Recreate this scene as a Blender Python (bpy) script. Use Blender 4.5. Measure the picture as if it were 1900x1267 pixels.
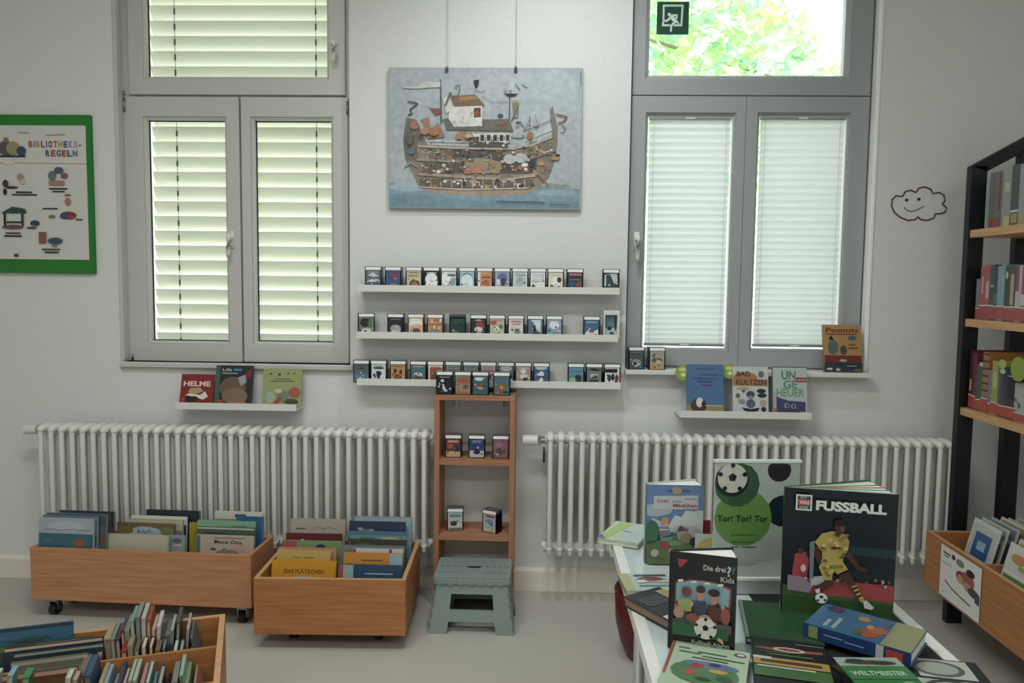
import bpy, bmesh, math, random
from mathutils import Matrix, Vector
for o in list(bpy.data.objects): bpy.data.objects.remove(o)
random.seed(7)
S = bpy.context.scene
COL = S.collection
# ---------------------------------------------------------------- camera
F = 1430.0
PIT, ROL, YAW = [math.radians(a) for a in (4.36, -0.679, 1.88)]
_cy, _sy, _cp, _sp, _cr, _sr = math.cos(YAW), math.sin(YAW), math.cos(PIT), math.sin(PIT), math.cos(ROL), math.sin(ROL)
_R = Vector((_cy, _sy, 0)); FW = Vector((-_sy*_cp, _cy*_cp, -_sp)); _D = FW.cross(_R)
R2 = _cr*_R + _sr*_D; D2 = -_sr*_R + _cr*_D
CAM = Vector((0, -3.45, 1.40497))
cd = bpy.data.cameras.new('camera'); cam = bpy.data.objects.new('camera', cd); COL.objects.link(cam)
cd.sensor_width = 36; cd.sensor_fit = 'HORIZONTAL'; cd.lens = F/1900*36; cd.clip_start = 0.05
m = Matrix((R2, -D2, -FW)).transposed().to_4x4(); m.translation = CAM
cam.matrix_world = m
S.camera = cam
# ---------------------------------------------------------------- world, lights, exposure
w = bpy.data.worlds.new('sky'); S.world = w; w.use_nodes = True
bg = w.node_tree.nodes['Background']; bg.inputs[0].default_value = (1.0, 1.0, 1.0, 1); bg.inputs[1].default_value = 3.9
S.view_settings.view_transform = 'Standard'; S.view_settings.look = 'None'
S.view_settings.exposure = 0.0; S.view_settings.gamma = 1.0; S.view_settings.use_curve_mapping = False
def area(name, loc, sx, sy, power, col, rot=(0, 0, 0), spread=180):
    l = bpy.data.lights.new(name, 'AREA'); l.shape = 'RECTANGLE'; l.size = sx; l.size_y = sy
    l.energy = power; l.color = col; l.spread = math.radians(spread)
    o = bpy.data.objects.new(name, l); COL.objects.link(o); o.location = loc; o.rotation_euler = rot
    return o
LIGHT_SPOTS = [(-.72, -2.1), (1.5, -3.4), (-1.3, -4.6), (1.1, -4.4)]
for (x_, y_), e_ in zip(LIGHT_SPOTS, (36, 11, 26, 16)):
    area('ceiling_tube_light', (x_, y_, 3.13), 1.2, 0.3, e_, (.97, 1.0, .96))
sp = bpy.data.lights.new('wall_washer', 'SPOT'); sp.energy = 44; sp.spot_size = math.radians(105); sp.spot_blend = 1.0; sp.shadow_soft_size = .06; sp.color = (.93, .98, 1)
so = bpy.data.objects.new('wall_washer', sp); COL.objects.link(so); so.location = (.1, -1.0, 3.1)
so.rotation_euler = (math.radians(33), 0, 0)
su = bpy.data.lights.new('sun', 'SUN'); su.energy = 7.5; su.angle = math.radians(3); su.color = (1, .98, .93)
suo = bpy.data.objects.new('sun', su); COL.objects.link(suo); suo.rotation_euler = (math.radians(38), 0, math.radians(-15))

# ---------------------------------------------------------------- helpers: pixels of the photograph to points on real planes
def ray(x, y): return R2*((x-950)/F) + D2*((y-633.5)/F) + FW
def on(ax, v, x, y):
    r = ray(x, y); return CAM + r*((v-CAM[ax])/r[ax])
def WP(x, y, Y=0.0): return on(1, Y, x, y)
def ZP(x, y, z=0.0): return on(2, z, x, y)
def XP(x, y, X): return on(0, X, x, y)
def onplane(p0, n, x, y):
    r = ray(x, y); return CAM + r*((Vector(p0)-CAM).dot(n)/r.dot(n))

# ---------------------------------------------------------------- materials
def lin(h):
    if not isinstance(h, str): return tuple(h)+(1,)
    return tuple((lambda c: c/12.92 if c <= .04045 else ((c+.055)/1.055)**2.4)(int(h[i:i+2], 16)/255) for i in (0, 2, 4))+(1,)
MATS = {}
def mat(name, col, rough=.6, metal=0, noise=0, nscale=40, bump=0, bscale=200, trans=0, coat=0, spec=.5):
    if name in MATS: return MATS[name]
    M = bpy.data.materials.new(name); M.use_nodes = True; N = M.node_tree; b = N.nodes['Principled BSDF']
    b.inputs['Base Color'].default_value = lin(col); b.inputs['Roughness'].default_value = rough; b.inputs['Metallic'].default_value = metal
    b.inputs['Coat Weight'].default_value = coat; b.inputs['Specular IOR Level'].default_value = spec
    tc = N.nodes.new('ShaderNodeTexCoord')
    if noise:
        n = N.nodes.new('ShaderNodeTexNoise'); n.inputs['Scale'].default_value = nscale; n.inputs['Detail'].default_value = 5
        N.links.new(tc.outputs['Object'], n.inputs['Vector'])
        mx = N.nodes.new('ShaderNodeMix'); mx.data_type = 'RGBA'
        c = lin(col); mx.inputs[6].default_value = tuple(v*(1-noise) for v in c[:3])+(1,); mx.inputs[7].default_value = tuple(min(1, v*(1+noise)) for v in c[:3])+(1,)
        N.links.new(n.outputs['Fac'], mx.inputs[0]); N.links.new(mx.outputs[2], b.inputs['Base Color'])
    if bump:
        n = N.nodes.new('ShaderNodeTexNoise'); n.inputs['Scale'].default_value = bscale; n.inputs['Detail'].default_value = 4
        N.links.new(tc.outputs['Object'], n.inputs['Vector'])
        bp = N.nodes.new('ShaderNodeBump'); bp.inputs['Strength'].default_value = bump; bp.inputs['Distance'].default_value = .003
        N.links.new(n.outputs['Fac'], bp.inputs['Height']); N.links.new(bp.outputs[0], b.inputs['Normal'])
    if trans: b.inputs['Transmission Weight'].default_value = trans
    MATS[name] = M; return M
def wood(name, c1, c2, axis=0, sc=3.0):
    M = bpy.data.materials.new(name); M.use_nodes = True; N = M.node_tree; b = N.nodes['Principled BSDF']; b.inputs['Roughness'].default_value = .5
    tc = N.nodes.new('ShaderNodeTexCoord'); mp = N.nodes.new('ShaderNodeMapping'); s = [30, 30, 30]; s[axis] = 1.5
    mp.inputs['Scale'].default_value = s; n = N.nodes.new('ShaderNodeTexNoise'); n.inputs['Scale'].default_value = sc; n.inputs['Detail'].default_value = 6
    cr = N.nodes.new('ShaderNodeValToRGB'); cr.color_ramp.elements[0].position = .35; cr.color_ramp.elements[1].position = .65
    cr.color_ramp.elements[0].color = lin(c1); cr.color_ramp.elements[1].color = lin(c2)
    N.links.new(tc.outputs['Object'], mp.inputs[0]); N.links.new(mp.outputs[0], n.inputs['Vector']); N.links.new(n.outputs['Fac'], cr.inputs[0]); N.links.new(cr.outputs[0], b.inputs['Base Color'])
    return M
def printmat(name, rough, spec=.4):
    M = bpy.data.materials.new(name); M.use_nodes = True; N = M.node_tree; b = N.nodes['Principled BSDF']; b.inputs['Roughness'].default_value = rough
    b.inputs['Specular IOR Level'].default_value = spec
    a = N.nodes.new('ShaderNodeAttribute'); a.attribute_name = 'Col'; N.links.new(a.outputs['Color'], b.inputs['Base Color'])
    return M
def thinmat(name, col, tr, rough=.05):
    # thin clear pane: mostly straight-through, a fresnel gloss on top
    M = bpy.data.materials.new(name); M.use_nodes = True; N = M.node_tree; N.nodes.remove(N.nodes['Principled BSDF'])
    out = N.nodes['Material Output']; t = N.nodes.new('ShaderNodeBsdfTransparent'); t.inputs[0].default_value = lin(tr)
    g = N.nodes.new('ShaderNodeBsdfGlossy'); g.inputs['Roughness'].default_value = rough; g.inputs['Color'].default_value = lin(col)
    lw = N.nodes.new('ShaderNodeLayerWeight'); lw.inputs[0].default_value = .5; p = N.nodes.new('ShaderNodeMath'); p.operation = 'POWER'; p.inputs[1].default_value = 4
    f = N.nodes.new('ShaderNodeMath'); f.operation = 'MULTIPLY_ADD'; f.inputs[1].default_value = .7; f.inputs[2].default_value = .035; mx = N.nodes.new('ShaderNodeMixShader')
    N.links.new(lw.outputs['Facing'], p.inputs[0]); N.links.new(p.outputs[0], f.inputs[0]); N.links.new(f.outputs[0], mx.inputs[0]); N.links.new(t.outputs[0], mx.inputs[1]); N.links.new(g.outputs[0], mx.inputs[2]); N.links.new(mx.outputs[0], out.inputs[0])
    return M
def translucent(name, col, amt, colattr=False):
    M = bpy.data.materials.new(name); M.use_nodes = True; N = M.node_tree; N.nodes.remove(N.nodes['Principled BSDF'])
    out = N.nodes['Material Output']; d = N.nodes.new('ShaderNodeBsdfDiffuse'); t = N.nodes.new('ShaderNodeBsdfTranslucent'); mx = N.nodes.new('ShaderNodeMixShader')
    d.inputs[0].default_value = lin(col); t.inputs[0].default_value = lin(col); mx.inputs[0].default_value = amt
    if colattr:
        a = N.nodes.new('ShaderNodeAttribute'); a.attribute_name = 'Col'
        N.links.new(a.outputs['Color'], d.inputs[0]); N.links.new(a.outputs['Color'], t.inputs[0])
    N.links.new(d.outputs[0], mx.inputs[1]); N.links.new(t.outputs[0], mx.inputs[2]); N.links.new(mx.outputs[0], out.inputs[0])
    return M
def watercolour():
    M = printmat('watercolour_print', .6); N = M.node_tree; b = N.nodes['Principled BSDF']; a = [n for n in N.nodes if n.type == 'ATTRIBUTE'][0]
    tc = N.nodes.new('ShaderNodeTexCoord'); prev = a.outputs['Color']
    for sc, lo, hi in ((5, .9, 1.1), (38, .86, 1.14)):
        n = N.nodes.new('ShaderNodeTexNoise'); n.inputs['Scale'].default_value = sc; n.inputs['Detail'].default_value = 6; N.links.new(tc.outputs['Object'], n.inputs['Vector'])
        mr = N.nodes.new('ShaderNodeMapRange'); mr.inputs[1].default_value = .3; mr.inputs[2].default_value = .7; mr.inputs[3].default_value = lo; mr.inputs[4].default_value = hi; N.links.new(n.outputs['Fac'], mr.inputs[0])
        v = N.nodes.new('ShaderNodeVectorMath'); v.operation = 'SCALE'; N.links.new(prev, v.inputs[0]); N.links.new(mr.outputs[0], v.inputs['Scale']); prev = v.outputs[0]
    N.links.new(prev, b.inputs['Base Color']); return M
PRINTW = watercolour()
PRINT = printmat('printed_card', .55); PRINTG = printmat('glossy_print', .28, .5)
WALL = mat('woodchip_wall_paint', 'dcdddb', .9, noise=.05, nscale=60, bump=.6, bscale=170)
WHITE = mat('white_lacquer', 'dcdcd8', .4); FRAMEM = mat('window_frame_paint', 'c4c2bf', .45); FRAMEG = mat('backlit_frame_paint', '9fa2a4', .5)  # both frame paints greyed to hold the backlight glare, the right window's more
FLOORM = mat('speckled_floor', 'b9b5ac', .8, noise=.22, nscale=260, bump=.2, bscale=300)
BASEM = mat('skirting_paint', 'e2dcd2', .6); RADM = mat('radiator_enamel', 'e0e0db', .45)
BIN1 = wood('beech_ply_a', 'ac7450', 'c08a64', 0); BIN2 = wood('beech_ply_b', '9d663c', 'b27a4c', 0); EDGE = wood('ply_edge', 'b88c62', 'c99d73', 0)
TOWERM = wood('beech_board', '9b6a4e', 'b17d5e', 2); TOWERH = wood('beech_board_flat', '9b6a4e', 'b17d5e', 0)
BOARD = wood('pale_beech_shelf', 'c09468', 'd2a67a', 1)
PAGES = mat('paper_pages', 'd8d3c6', .85, noise=.08, nscale=300); PAPER = mat('white_paper', 'e3e3de', .8)
BLACKM = mat('black_powder_coat', '0e1218', .45); DARK = mat('dark_rubber', '141414', .6); CHROME = mat('brushed_steel', '9b9b98', .35, metal=1)
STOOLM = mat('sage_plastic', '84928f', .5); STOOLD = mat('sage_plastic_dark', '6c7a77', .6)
RED = mat('red_plastic', '5a0f13', .45); GLASS = thinmat('window_glass', 'ffffff', 'fbfffd'); ACRYL = thinmat('clear_acrylic', 'ffffff', 'fdfefd', .08)
CASE = thinmat('smoky_clear_plastic', 'd8dcdc', '6d7678', .1); CASEIN = mat('dark_case_side', '23282b', .25)
BLIND = translucent('pleated_blind_fabric', 'e9ebec', .54); SLAT = translucent('venetian_slat', 'eeeee6', .30)
LEAF = translucent('leaf', '88cc55', .55, True); BARK = mat('bark', '8d8078', .9)

# ---------------------------------------------------------------- object helpers
def newobj(name, me, m_=None, parent=None, M=None):
    if m_ is not None and len(me.materials) == 0: me.materials.append(m_)
    o = bpy.data.objects.new(name, me); COL.objects.link(o)
    if parent: o.parent = parent
    if M is not None: o.matrix_basis = M
    return o
def bm_obj(name, bm, m_, parent=None, M=None, smooth=False, bevel=0, seg=2):
    bmesh.ops.recalc_face_normals(bm, faces=bm.faces)
    me = bpy.data.meshes.new(name); bm.to_mesh(me); bm.free()
    if smooth:
        for p in me.polygons: p.use_smooth = True
    ms = m_ if isinstance(m_, (list, tuple)) else [m_]
    for q in ms: me.materials.append(q)
    o = newobj(name, me, None, parent, M)
    if bevel:
        b = o.modifiers.new('bevel', 'BEVEL'); b.width = bevel; b.segments = seg; b.limit_method = 'ANGLE'
    return o
def tag(o, label, cat, group=None, kind=None):
    if label: o['label'] = label
    if cat: o['category'] = cat
    if group: o['group'] = group
    if kind: o['kind'] = kind
    return o
def thing(name, label, cat, M=None, group=None):
    o = bpy.data.objects.new(name, None); COL.objects.link(o); o.empty_display_size = .05
    if M is not None: o.matrix_basis = M
    return tag(o, label, cat, group)
def struct(o): o['kind'] = 'structure'; return o
def T(x, y, z): return Matrix.Translation((x, y, z))
def RX(a): return Matrix.Rotation(math.radians(a), 4, 'X')
def RY(a): return Matrix.Rotation(math.radians(a), 4, 'Y')
def RZ(a): return Matrix.Rotation(math.radians(a), 4, 'Z')
def bx(bm, x0, x1, y0, y1, z0, z1, M=None, mi=0):
    v = [bm.verts.new((x, y, z)) for x in (x0, x1) for y in (y0, y1) for z in (z0, z1)]
    if M is not None:
        for q in v: q.co = M @ q.co
    for f in ((0, 1, 3, 2), (4, 6, 7, 5), (0, 4, 5, 1), (2, 3, 7, 6), (0, 2, 6, 4), (1, 5, 7, 3)):
        bm.faces.new([v[i] for i in f]).material_index = mi
def box(name, x0, x1, y0, y1, z0, z1, m_, parent=None, bevel=0, M=None):
    bm = bmesh.new(); bx(bm, x0, x1, y0, y1, z0, z1); return bm_obj(name, bm, m_, parent, M, bevel=bevel)
def prism(bm, pts, a0, a1, axis, M=None):
    # pts: outline in the two other axes (in order x,y,z without axis)
    def mk(p, a):
        c = list(p); c.insert(axis, a); return Vector(c)
    lo = [bm.verts.new(mk(p, a0)) for p in pts]; hi = [bm.verts.new(mk(p, a1)) for p in pts]
    if M is not None:
        for q in lo+hi: q.co = M @ q.co
    n = len(pts); bm.faces.new(lo); bm.faces.new(hi[::-1])
    for i in range(n): bm.faces.new((lo[i], hi[i], hi[(i+1) % n], lo[(i+1) % n]))
def tube(bm, pts, r, n=10, cap=True):
    pts = [Vector(p) for p in pts]; rings = []
    rr = r if isinstance(r, (list, tuple)) else [r]*len(pts)
    for i, p in enumerate(pts):
        d = (pts[min(i+1, len(pts)-1)]-pts[max(i-1, 0)]).normalized()
        a = d.cross(Vector((0, 0, 1)))
        if a.length < .1: a = d.cross(Vector((0, 1, 0)))
        a.normalize(); b = d.cross(a)
        rings.append([bm.verts.new(p+(a*math.cos(2*math.pi*k/n)+b*math.sin(2*math.pi*k/n))*rr[i]) for k in range(n)])
    for i in range(len(rings)-1):
        for k in range(n): bm.faces.new((rings[i][k], rings[i][(k+1) % n], rings[i+1][(k+1) % n], rings[i+1][k]))
    if cap: bm.faces.new(rings[0][::-1]); bm.faces.new(rings[-1])
def ring(bm, X0, X1, Z0, Z1, x0, x1, z0, z1, y0, y1, yb=None):
    # rectangular frame; inner front edge may sit at another depth (yb) for a chamfer
    yb = y0 if yb is None else yb
    O = [(X0, Z0), (X1, Z0), (X1, Z1), (X0, Z1)]; I = [(x0, z0), (x1, z0), (x1, z1), (x0, z1)]
    of = [bm.verts.new((a, y0, b)) for a, b in O]; ob = [bm.verts.new((a, y1, b)) for a, b in O]
    f_ = [bm.verts.new((a, yb, b)) for a, b in I]; ib = [bm.verts.new((a, y1, b)) for a, b in I]
    for i in range(4):
        j = (i+1) % 4
        bm.faces.new((of[i], of[j], f_[j], f_[i])); bm.faces.new((ob[i], ib[i], ib[j], ob[j]))
        bm.faces.new((of[i], ob[i], ob[j], of[j])); bm.faces.new((f_[i], f_[j], ib[j], ib[i]))
def soft_lin(h, f=.2):
    # mixes print colours slightly towards grey, for a hazy look
    c = lin(h); g = .3*c[0]+.59*c[1]+.11*c[2]
    return tuple(v*(1-f)+g*f for v in c[:3])+(1,)
# ---- flat printing: layered coloured shapes in ONE mesh
_TXT = {}
def text_mesh(s, bold):
    k = (s, bold)
    if k not in _TXT:
        c = bpy.data.curves.new('t', 'FONT'); c.body = s; c.size = 1; c.offset = bold; c.resolution_u = 3; c.align_x = 'LEFT'
        o = bpy.data.objects.new('t', c); COL.objects.link(o)
        dg = bpy.context.evaluated_depsgraph_get(); me = o.evaluated_get(dg).to_mesh()
        vs = [v.co.xy.copy() for v in me.vertices]; fs = [tuple(p.vertices) for p in me.polygons]
        o.evaluated_get(dg).to_mesh_clear(); bpy.data.objects.remove(o); bpy.data.curves.remove(c)
        _TXT[k] = (vs, fs)
    return _TXT[k]
def art(name, shapes, w, h, parent, M=None, mt=None, eps=.00012, face='front'):
    V, Fc, C = [], [], []; k = 0
    lin = soft_lin
    def add(vs, fs, col):
        nonlocal k
        k += 1; b = len(V); d = .0003+eps*k
        for u, v in vs:
            V.append((u*w, -d, v*h) if face == 'front' else (-d, (1-u)*w, v*h))
        for f in fs: Fc.append(tuple(b+i for i in f)); C.append(lin(col))
    for s in shapes:
        t = s[0]
        if t == 'r': _, a, b_, c, d_, col = s; add([(a, b_), (c, b_), (c, d_), (a, d_)], [(0, 1, 2, 3)], col)
        elif t == 'p': add(s[1], [tuple(range(len(s[1])))], s[2])
        elif t == 'e':
            _, cx, cy, rx, ry, col = s; n = 20
            add([(cx+rx*math.cos(2*math.pi*i/n), cy+ry*math.sin(2*math.pi*i/n)) for i in range(n)], [tuple(range(n))], col)
        elif t == 'l':
            _, pts, wd, col = s   # wd in fraction of w
            for (a, b_), (c, d_) in zip(pts[:-1], pts[1:]):
                dx, dy = (c-a)*w, (d_-b_)*h; L = math.hypot(dx, dy) or 1; nx, ny = -dy/L*wd/2, dx/L*wd*w/h/2
                add([(a-nx, b_-ny), (c-nx, d_-ny), (c+nx, d_+ny), (a+nx, b_+ny)], [(0, 1, 2, 3)], col); k -= 1
            k += 1
        elif t == 't':
            # ('t', text, left, bottom, height(frac h), width(frac w) or None, colour, bold)
            _, txt, x0, y0, hh, ww, col, bold = s
            vs, fs = text_mesh(txt, bold)
            mx = max(v.x for v in vs); mn = min(v.x for v in vs)
            sy = hh/.72; sx = (ww/(mx-mn)) if ww else sy*h/w
            add([((v.x-mn)*sx+x0, v.y*sy+y0) for v in vs], fs, col)
        elif t == 'ball':
            _, cx, cy, r = s; ry = r*w/h
            add([(cx+r*math.cos(i*math.pi/12), cy+ry*math.sin(i*math.pi/12)) for i in range(24)], [tuple(range(24))], 'd8d2c4')
            P5 = lambda ox, oy, q, a0: [(cx+ox*r+q*r*math.cos(a0+i*1.2566), cy+oy*ry+q*ry*math.sin(a0+i*1.2566)) for i in range(5)]
            add(P5(0, .05, .3, 1.57), [(0, 1, 2, 3, 4)], '171a1c')
            for i in range(5):
                a = 1.57+i*1.2566
                add(P5(.86*math.cos(a), .86*math.sin(a), .17, a), [(0, 1, 2, 3, 4)], '171a1c')
                add([(cx+r*(.3*math.cos(a)), cy+ry*.3*math.sin(a)), (cx+r*.75*math.cos(a)+.01*r, cy+ry*.75*math.sin(a)), (cx+r*.75*math.cos(a)-.03*r, cy+ry*.75*math.sin(a)+.03*ry)], [(0, 1, 2)], '6a6a66')
    me = bpy.data.meshes.new(name); me.from_pydata(V, [], Fc)
    ca = me.color_attributes.new('Col', 'FLOAT_COLOR', 'CORNER'); i = 0
    for p, c in zip(me.polygons, C):
        for li in p.loop_indices: ca.data[li].color = c
    me.materials.append(mt or PRINT)
    return newobj(name, me, None, parent, M)
def scene_blobs(seed, cols, n, x0=.08, x1=.92, y0=.08, y1=.6, s=.1):
    r = random.Random(seed); out = []
    for i in range(n):
        a, b_ = r.uniform(x0, x1), r.uniform(y0, y1); q = s*r.uniform(.5, 1.2)
        if r.random() < .5: out.append(('e', a, b_, q*.8, q*.6, r.choice(cols)))
        else:
            pts = [(a+q*r.uniform(.4, 1)*math.cos(t*1.2566), b_+q*.8*r.uniform(.4, 1)*math.sin(t*1.2566)) for t in range(5)]
            out.append(('p', pts, r.choice(cols)))
    return [s_ for s_ in out]
def clampshapes(sh):
    c = lambda v: min(.995, max(.005, v)); out = []
    for s in sh:
        if s[0] == 'p': out.append(('p', [(c(a), c(b)) for a, b in s[1]], s[2]))
        elif s[0] == 'e':
            n = 14; out.append(('p', [(c(s[1]+s[3]*math.cos(2*math.pi*i/n)), c(s[2]+s[4]*math.sin(2*math.pi*i/n))) for i in range(n)], s[5]))
        elif s[0] == 'r': out.append(('r', c(s[1]), c(s[2]), c(s[3]), c(s[4]), s[5]))
        else: out.append(s)
    return out
def lines(x0, x1, ys, col, th=.012): return [('r', x0+.02*(i % 2), y, x1-.05*(i % 3), y+th, col) for i, y in enumerate(ys)]
# ---- books
_CM = {}
def cmat(col, rough=.42):
    if (col, rough) not in _CM: _CM[(col, rough)] = mat('cover_'+str(col)+'_'+str(rough), col, rough)
    return _CM[(col, rough)]
def book(M, wd, h, th, col, shapes, label, group=None, spine=None, name='book', cat='book', soft=False, spshapes=None, gloss=True):
    b = thing(name, label, cat, M, group)
    k = .001 if soft else .0022
    bm = bmesh.new(); bx(bm, 0, wd, 0, k, 0, h); bx(bm, 0, wd, th-k, th, 0, h); bx(bm, 0, k, k, th-k, 0, h)
    c = bm_obj('cover', bm, [cmat(col)], b, Matrix())
    inn = 0 if soft else .003
    box('pages', k, wd-inn, k, th-k, inn, h-inn, PAGES, b, M=Matrix())
    if shapes: art('cover_print', clampshapes(shapes), wd, h, c, Matrix(), PRINTG if gloss else PRINT)
    if spshapes or spine:
        art('spine_print', ([('r', 0, 0, 1, 1, spine)] if spine else [])+(clampshapes(spshapes) if spshapes else []), th, h, c, Matrix(), PRINTG, face='spine')
    return b
def leaning(x0, x1, ytop, ztop, zbot, tilt, th, col, shapes, label, group=None, yaw=0, **kw):
    zbot += th*math.sin(math.radians(tilt))+.0003; h = (ztop-zbot)/math.cos(math.radians(tilt))
    M = T(x0, ytop-(ztop-zbot)*math.tan(math.radians(tilt)), zbot) @ RZ(yaw) @ RX(-tilt)
    return book(M, x1-x0, h, th, col, shapes, label, group, **kw)
def open_book(M, wd, h, ang, col, shapes, label, spine, backcol=None, fan=None, spshapes=None, th=.012):
    """book standing open: front cover in the local xz plane, back cover swung away behind it"""
    b = thing('book', label, 'book', M)
    bm = bmesh.new(); bx(bm, 0, wd, 0, .0025, 0, h); bx(bm, -.0015, .001, .0, th, 0, h)
    c = bm_obj('cover', bm, cmat(col), b, Matrix())
    bm = bmesh.new(); bx(bm, 0, wd, -.0025, 0, 0, h, T(0, th, 0) @ RZ(ang)); bm_obj('back_cover', bm, cmat(backcol or col), b, Matrix())
    bm = bmesh.new(); a = math.radians(ang); R = wd*.985
    pts = [(.001, .003), (R, .003), (R*.99*math.cos(a*.55), th*.5+R*.99*math.sin(a*.55)*1.0), (R*math.cos(a), th+R*math.sin(a)-.004), (.001, th-.003)]
    prism(bm, pts, .003, h-.004, 2); bm_obj('pages', bm, PAPER, b, Matrix())
    if fan:
        for i, fc in enumerate(fan):
            aa = math.degrees(a*(i+.6)/(len(fan)+.2))
            bm = bmesh.new(); bx(bm, .002, R*.995, 0, .0012, .003, h-.0015, T(0, th*.5, 0) @ RZ(aa)); bm_obj('page', bm, cmat(fc, .7), b, Matrix())
    art('cover_print', clampshapes(shapes), wd, h, c, Matrix(), PRINTG)
    art('spine_print', [('r', 0, 0, 1, 1, spine)]+(clampshapes(spshapes) if spshapes else []), th, h, c, T(-.0015, 0, 0), PRINTG, face='spine')
    return b
# ================================================================ THE ROOM
RXM, RL, RR, RB, RC = 0, -3.3, 2.35, -5.6, 3.2
W1 = (-1.89, -.845, 1.025, 3.02); W2 = (.394, 1.45, 1.005, 3.02); TH = .32
bm = bmesh.new()
xs = [RL, W1[0], W1[1], W2[0], W2[1], RR]
for i, (a, b_) in enumerate(zip(xs[:-1], xs[1:])):
    if i in (1, 3):
        Wd = W1 if i == 1 else W2
        bx(bm, a, b_, 0, TH, 0, Wd[2]); bx(bm, a, b_, 0, TH, Wd[3], RC)
    else: bx(bm, a, b_, 0, TH, 0, RC)
bmesh.ops.remove_doubles(bm, verts=bm.verts, dist=1e-5)
struct(bm_obj('wall_back', bm, WALL))
struct(box('wall_left', RL-.1, RL, RB, TH, 0, RC, WALL)); struct(box('wall_right', RR, RR+.1, RB, TH, 0, RC, WALL))
struct(box('wall_front', RL-.1, RR+.1, RB-.1, RB, 0, RC, WALL)); struct(box('ceiling', RL-.1, RR+.1, RB-.1, TH, RC, RC+.1, WALL))
struct(box('floor', RL-.1, RR+.1, RB-.1, TH, -.1, 0, FLOORM))
bm = bmesh.new(); prism(bm, [(0, .001), (0, .105), (-.004, .105), (-.02, .092), (-.022, .001)], RL, RR, 0)
struct(bm_obj('baseboard_back', bm, BASEM)); struct(box('baseboard_left', RL, RL+.02, RB, 0, 0, .1, BASEM)); struct(box('baseboard_right', RR-.02, RR, RB, 0, 0, .1, BASEM))
for i, (x_, y_) in enumerate(LIGHT_SPOTS):
    t = thing('ceiling_light', 'flat white rectangular ceiling light, '+['front left', 'front right', 'rear left', 'rear right'][i]+' of the room', 'ceiling light', T(x_, y_, RC), 'ceiling lights')
    bm = bmesh.new(); ring(bm, -.64, .64, -.19, .19, -.6, .6, -.15, .15, 0, .06)
    for v in bm.verts: v.co = Vector((v.co.x, v.co.z, -.06+v.co.y))
    bm_obj('frame', bm, WHITE, t, Matrix())
# ---- window 1 (left)
GL1 = []
def sash(name, par, O, I, y0, y1, glassy, m_, dark=True, bead=.012):
    """O, I outer and glass rectangles (x0,x1,z0,z1)"""
    bm = bmesh.new(); e = bead
    ring(bm, O[0], O[1], O[2], O[3], I[0]-e, I[1]+e, I[2]-e, I[3]+e, y0, y1, y0)
    s = bm_obj(name, bm, m_, par, bevel=.0025)
    bm = bmesh.new(); ring(bm, I[0]-e+.001, I[1]+e-.001, I[2]-e+.001, I[3]+e-.001, I[0], I[1], I[2], I[3], y0+.006, glassy-.002, y0+.016); bm_obj('glazing_bead', bm, m_, s)
    if dark:
        bm = bmesh.new(); g = .0045; ring(bm, I[0]-.001, I[1]+.001, I[2]-.001, I[3]+.001, I[0]+g, I[1]-g, I[2]+g, I[3]-g, glassy-.008, glassy-.003); bm_obj('gasket', bm, DARK, s)
    box('glass_pane', I[0]-.004, I[1]+.004, glassy, glassy+.004, I[2]-.004, I[3]+.004, GLASS, s)
    return s
def handle(par, x, y, z0, z1, m_, side=1):
    bm = bmesh.new(); bx(bm, x-.012, x+.012, y-.007, y+.002, z1-.075, z1+.004)
    tube(bm, [(x, y-.005, z1-.03), (x, y-.034, z1-.03)], .010, 12); tube(bm, [(x, y-.036, z1-.012), (x, y-.040, z1-.03), (x, y-.043, z1-.07), (x, y-.043, z0+.02), (x, y-.038, z0)], [.009, .011, .0105, .0095, .008], 12)
    return bm_obj('window_handle', bm, m_, par, smooth=True)
PX = lambda px, py, y: WP(px, py, y).x
PZ = lambda px, py, y: WP(px, py, y).z
y0 = .05
win = thing('window_1', None, None, T(-1.37, .05, 1.015)); struct(win)
def keep(o): # parent to win keeping world coordinates
    return o
wroot = win
class _P:  # helper: parts built in world coordinates under an Empty
    pass
def under(root, o):
    o.parent = root; o.matrix_basis = root.matrix_basis.inverted() @ o.matrix_basis
    return o
bm = bmesh.new(); ring(bm, W1[0], W1[1], W1[2], W1[3], W1[0]+.045, W1[1]-.03, W1[2]+.03, W1[3]-.04, .07, .15); under(win, bm_obj('outer_frame', bm, FRAMEM))
zs = PZ(440, 177, y0)
under(win, sash('top_sash', None, (PX(237, 90, y0), PX(640, 90, y0), zs+.003, 2.99), (PX(268, 70, y0), PX(605, 70, y0), PZ(430, 141, y0), 2.9), y0, .12, .095, FRAMEM))
under(win, sash('left_sash', None, (PX(234, 420, y0), PX(446, 420, y0), PZ(340, 671, y0), zs-.006), (PX(274, 430, y0), PX(418, 430, y0), PZ(340, 633, y0), PZ(340, 221, y0)), y0, .12, .095, FRAMEM))
under(win, sash('right_sash', None, (PX(449.5, 420, y0), PX(646, 420, y0), PZ(540, 673, y0), zs-.006), (PX(472, 430, y0), PX(614, 430, y0), PZ(540, 635, y0), PZ(540, 222, y0)), y0, .12, .095, FRAMEM))
under(win, handle(None, PX(430, 455, y0), y0, PZ(430, 478, y0), PZ(430, 430, y0), WHITE))
under(win, handle(None, PX(623, 95, y0), y0, PZ(623, 121, y0), PZ(623, 72, y0), WHITE))
for (a, b_, c) in ((229, 180, 206), (229, 168, 176), (644, 188, 212), (245, 657, 668)):
    bm = bmesh.new(); x_ = PX(a, b_, .04); tube(bm, [(x_, .044, PZ(a, c, .04)), (x_, .044, PZ(a, b_, .04))], .005); under(win, bm_obj('hinge', bm, CHROME, smooth=True))
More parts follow.
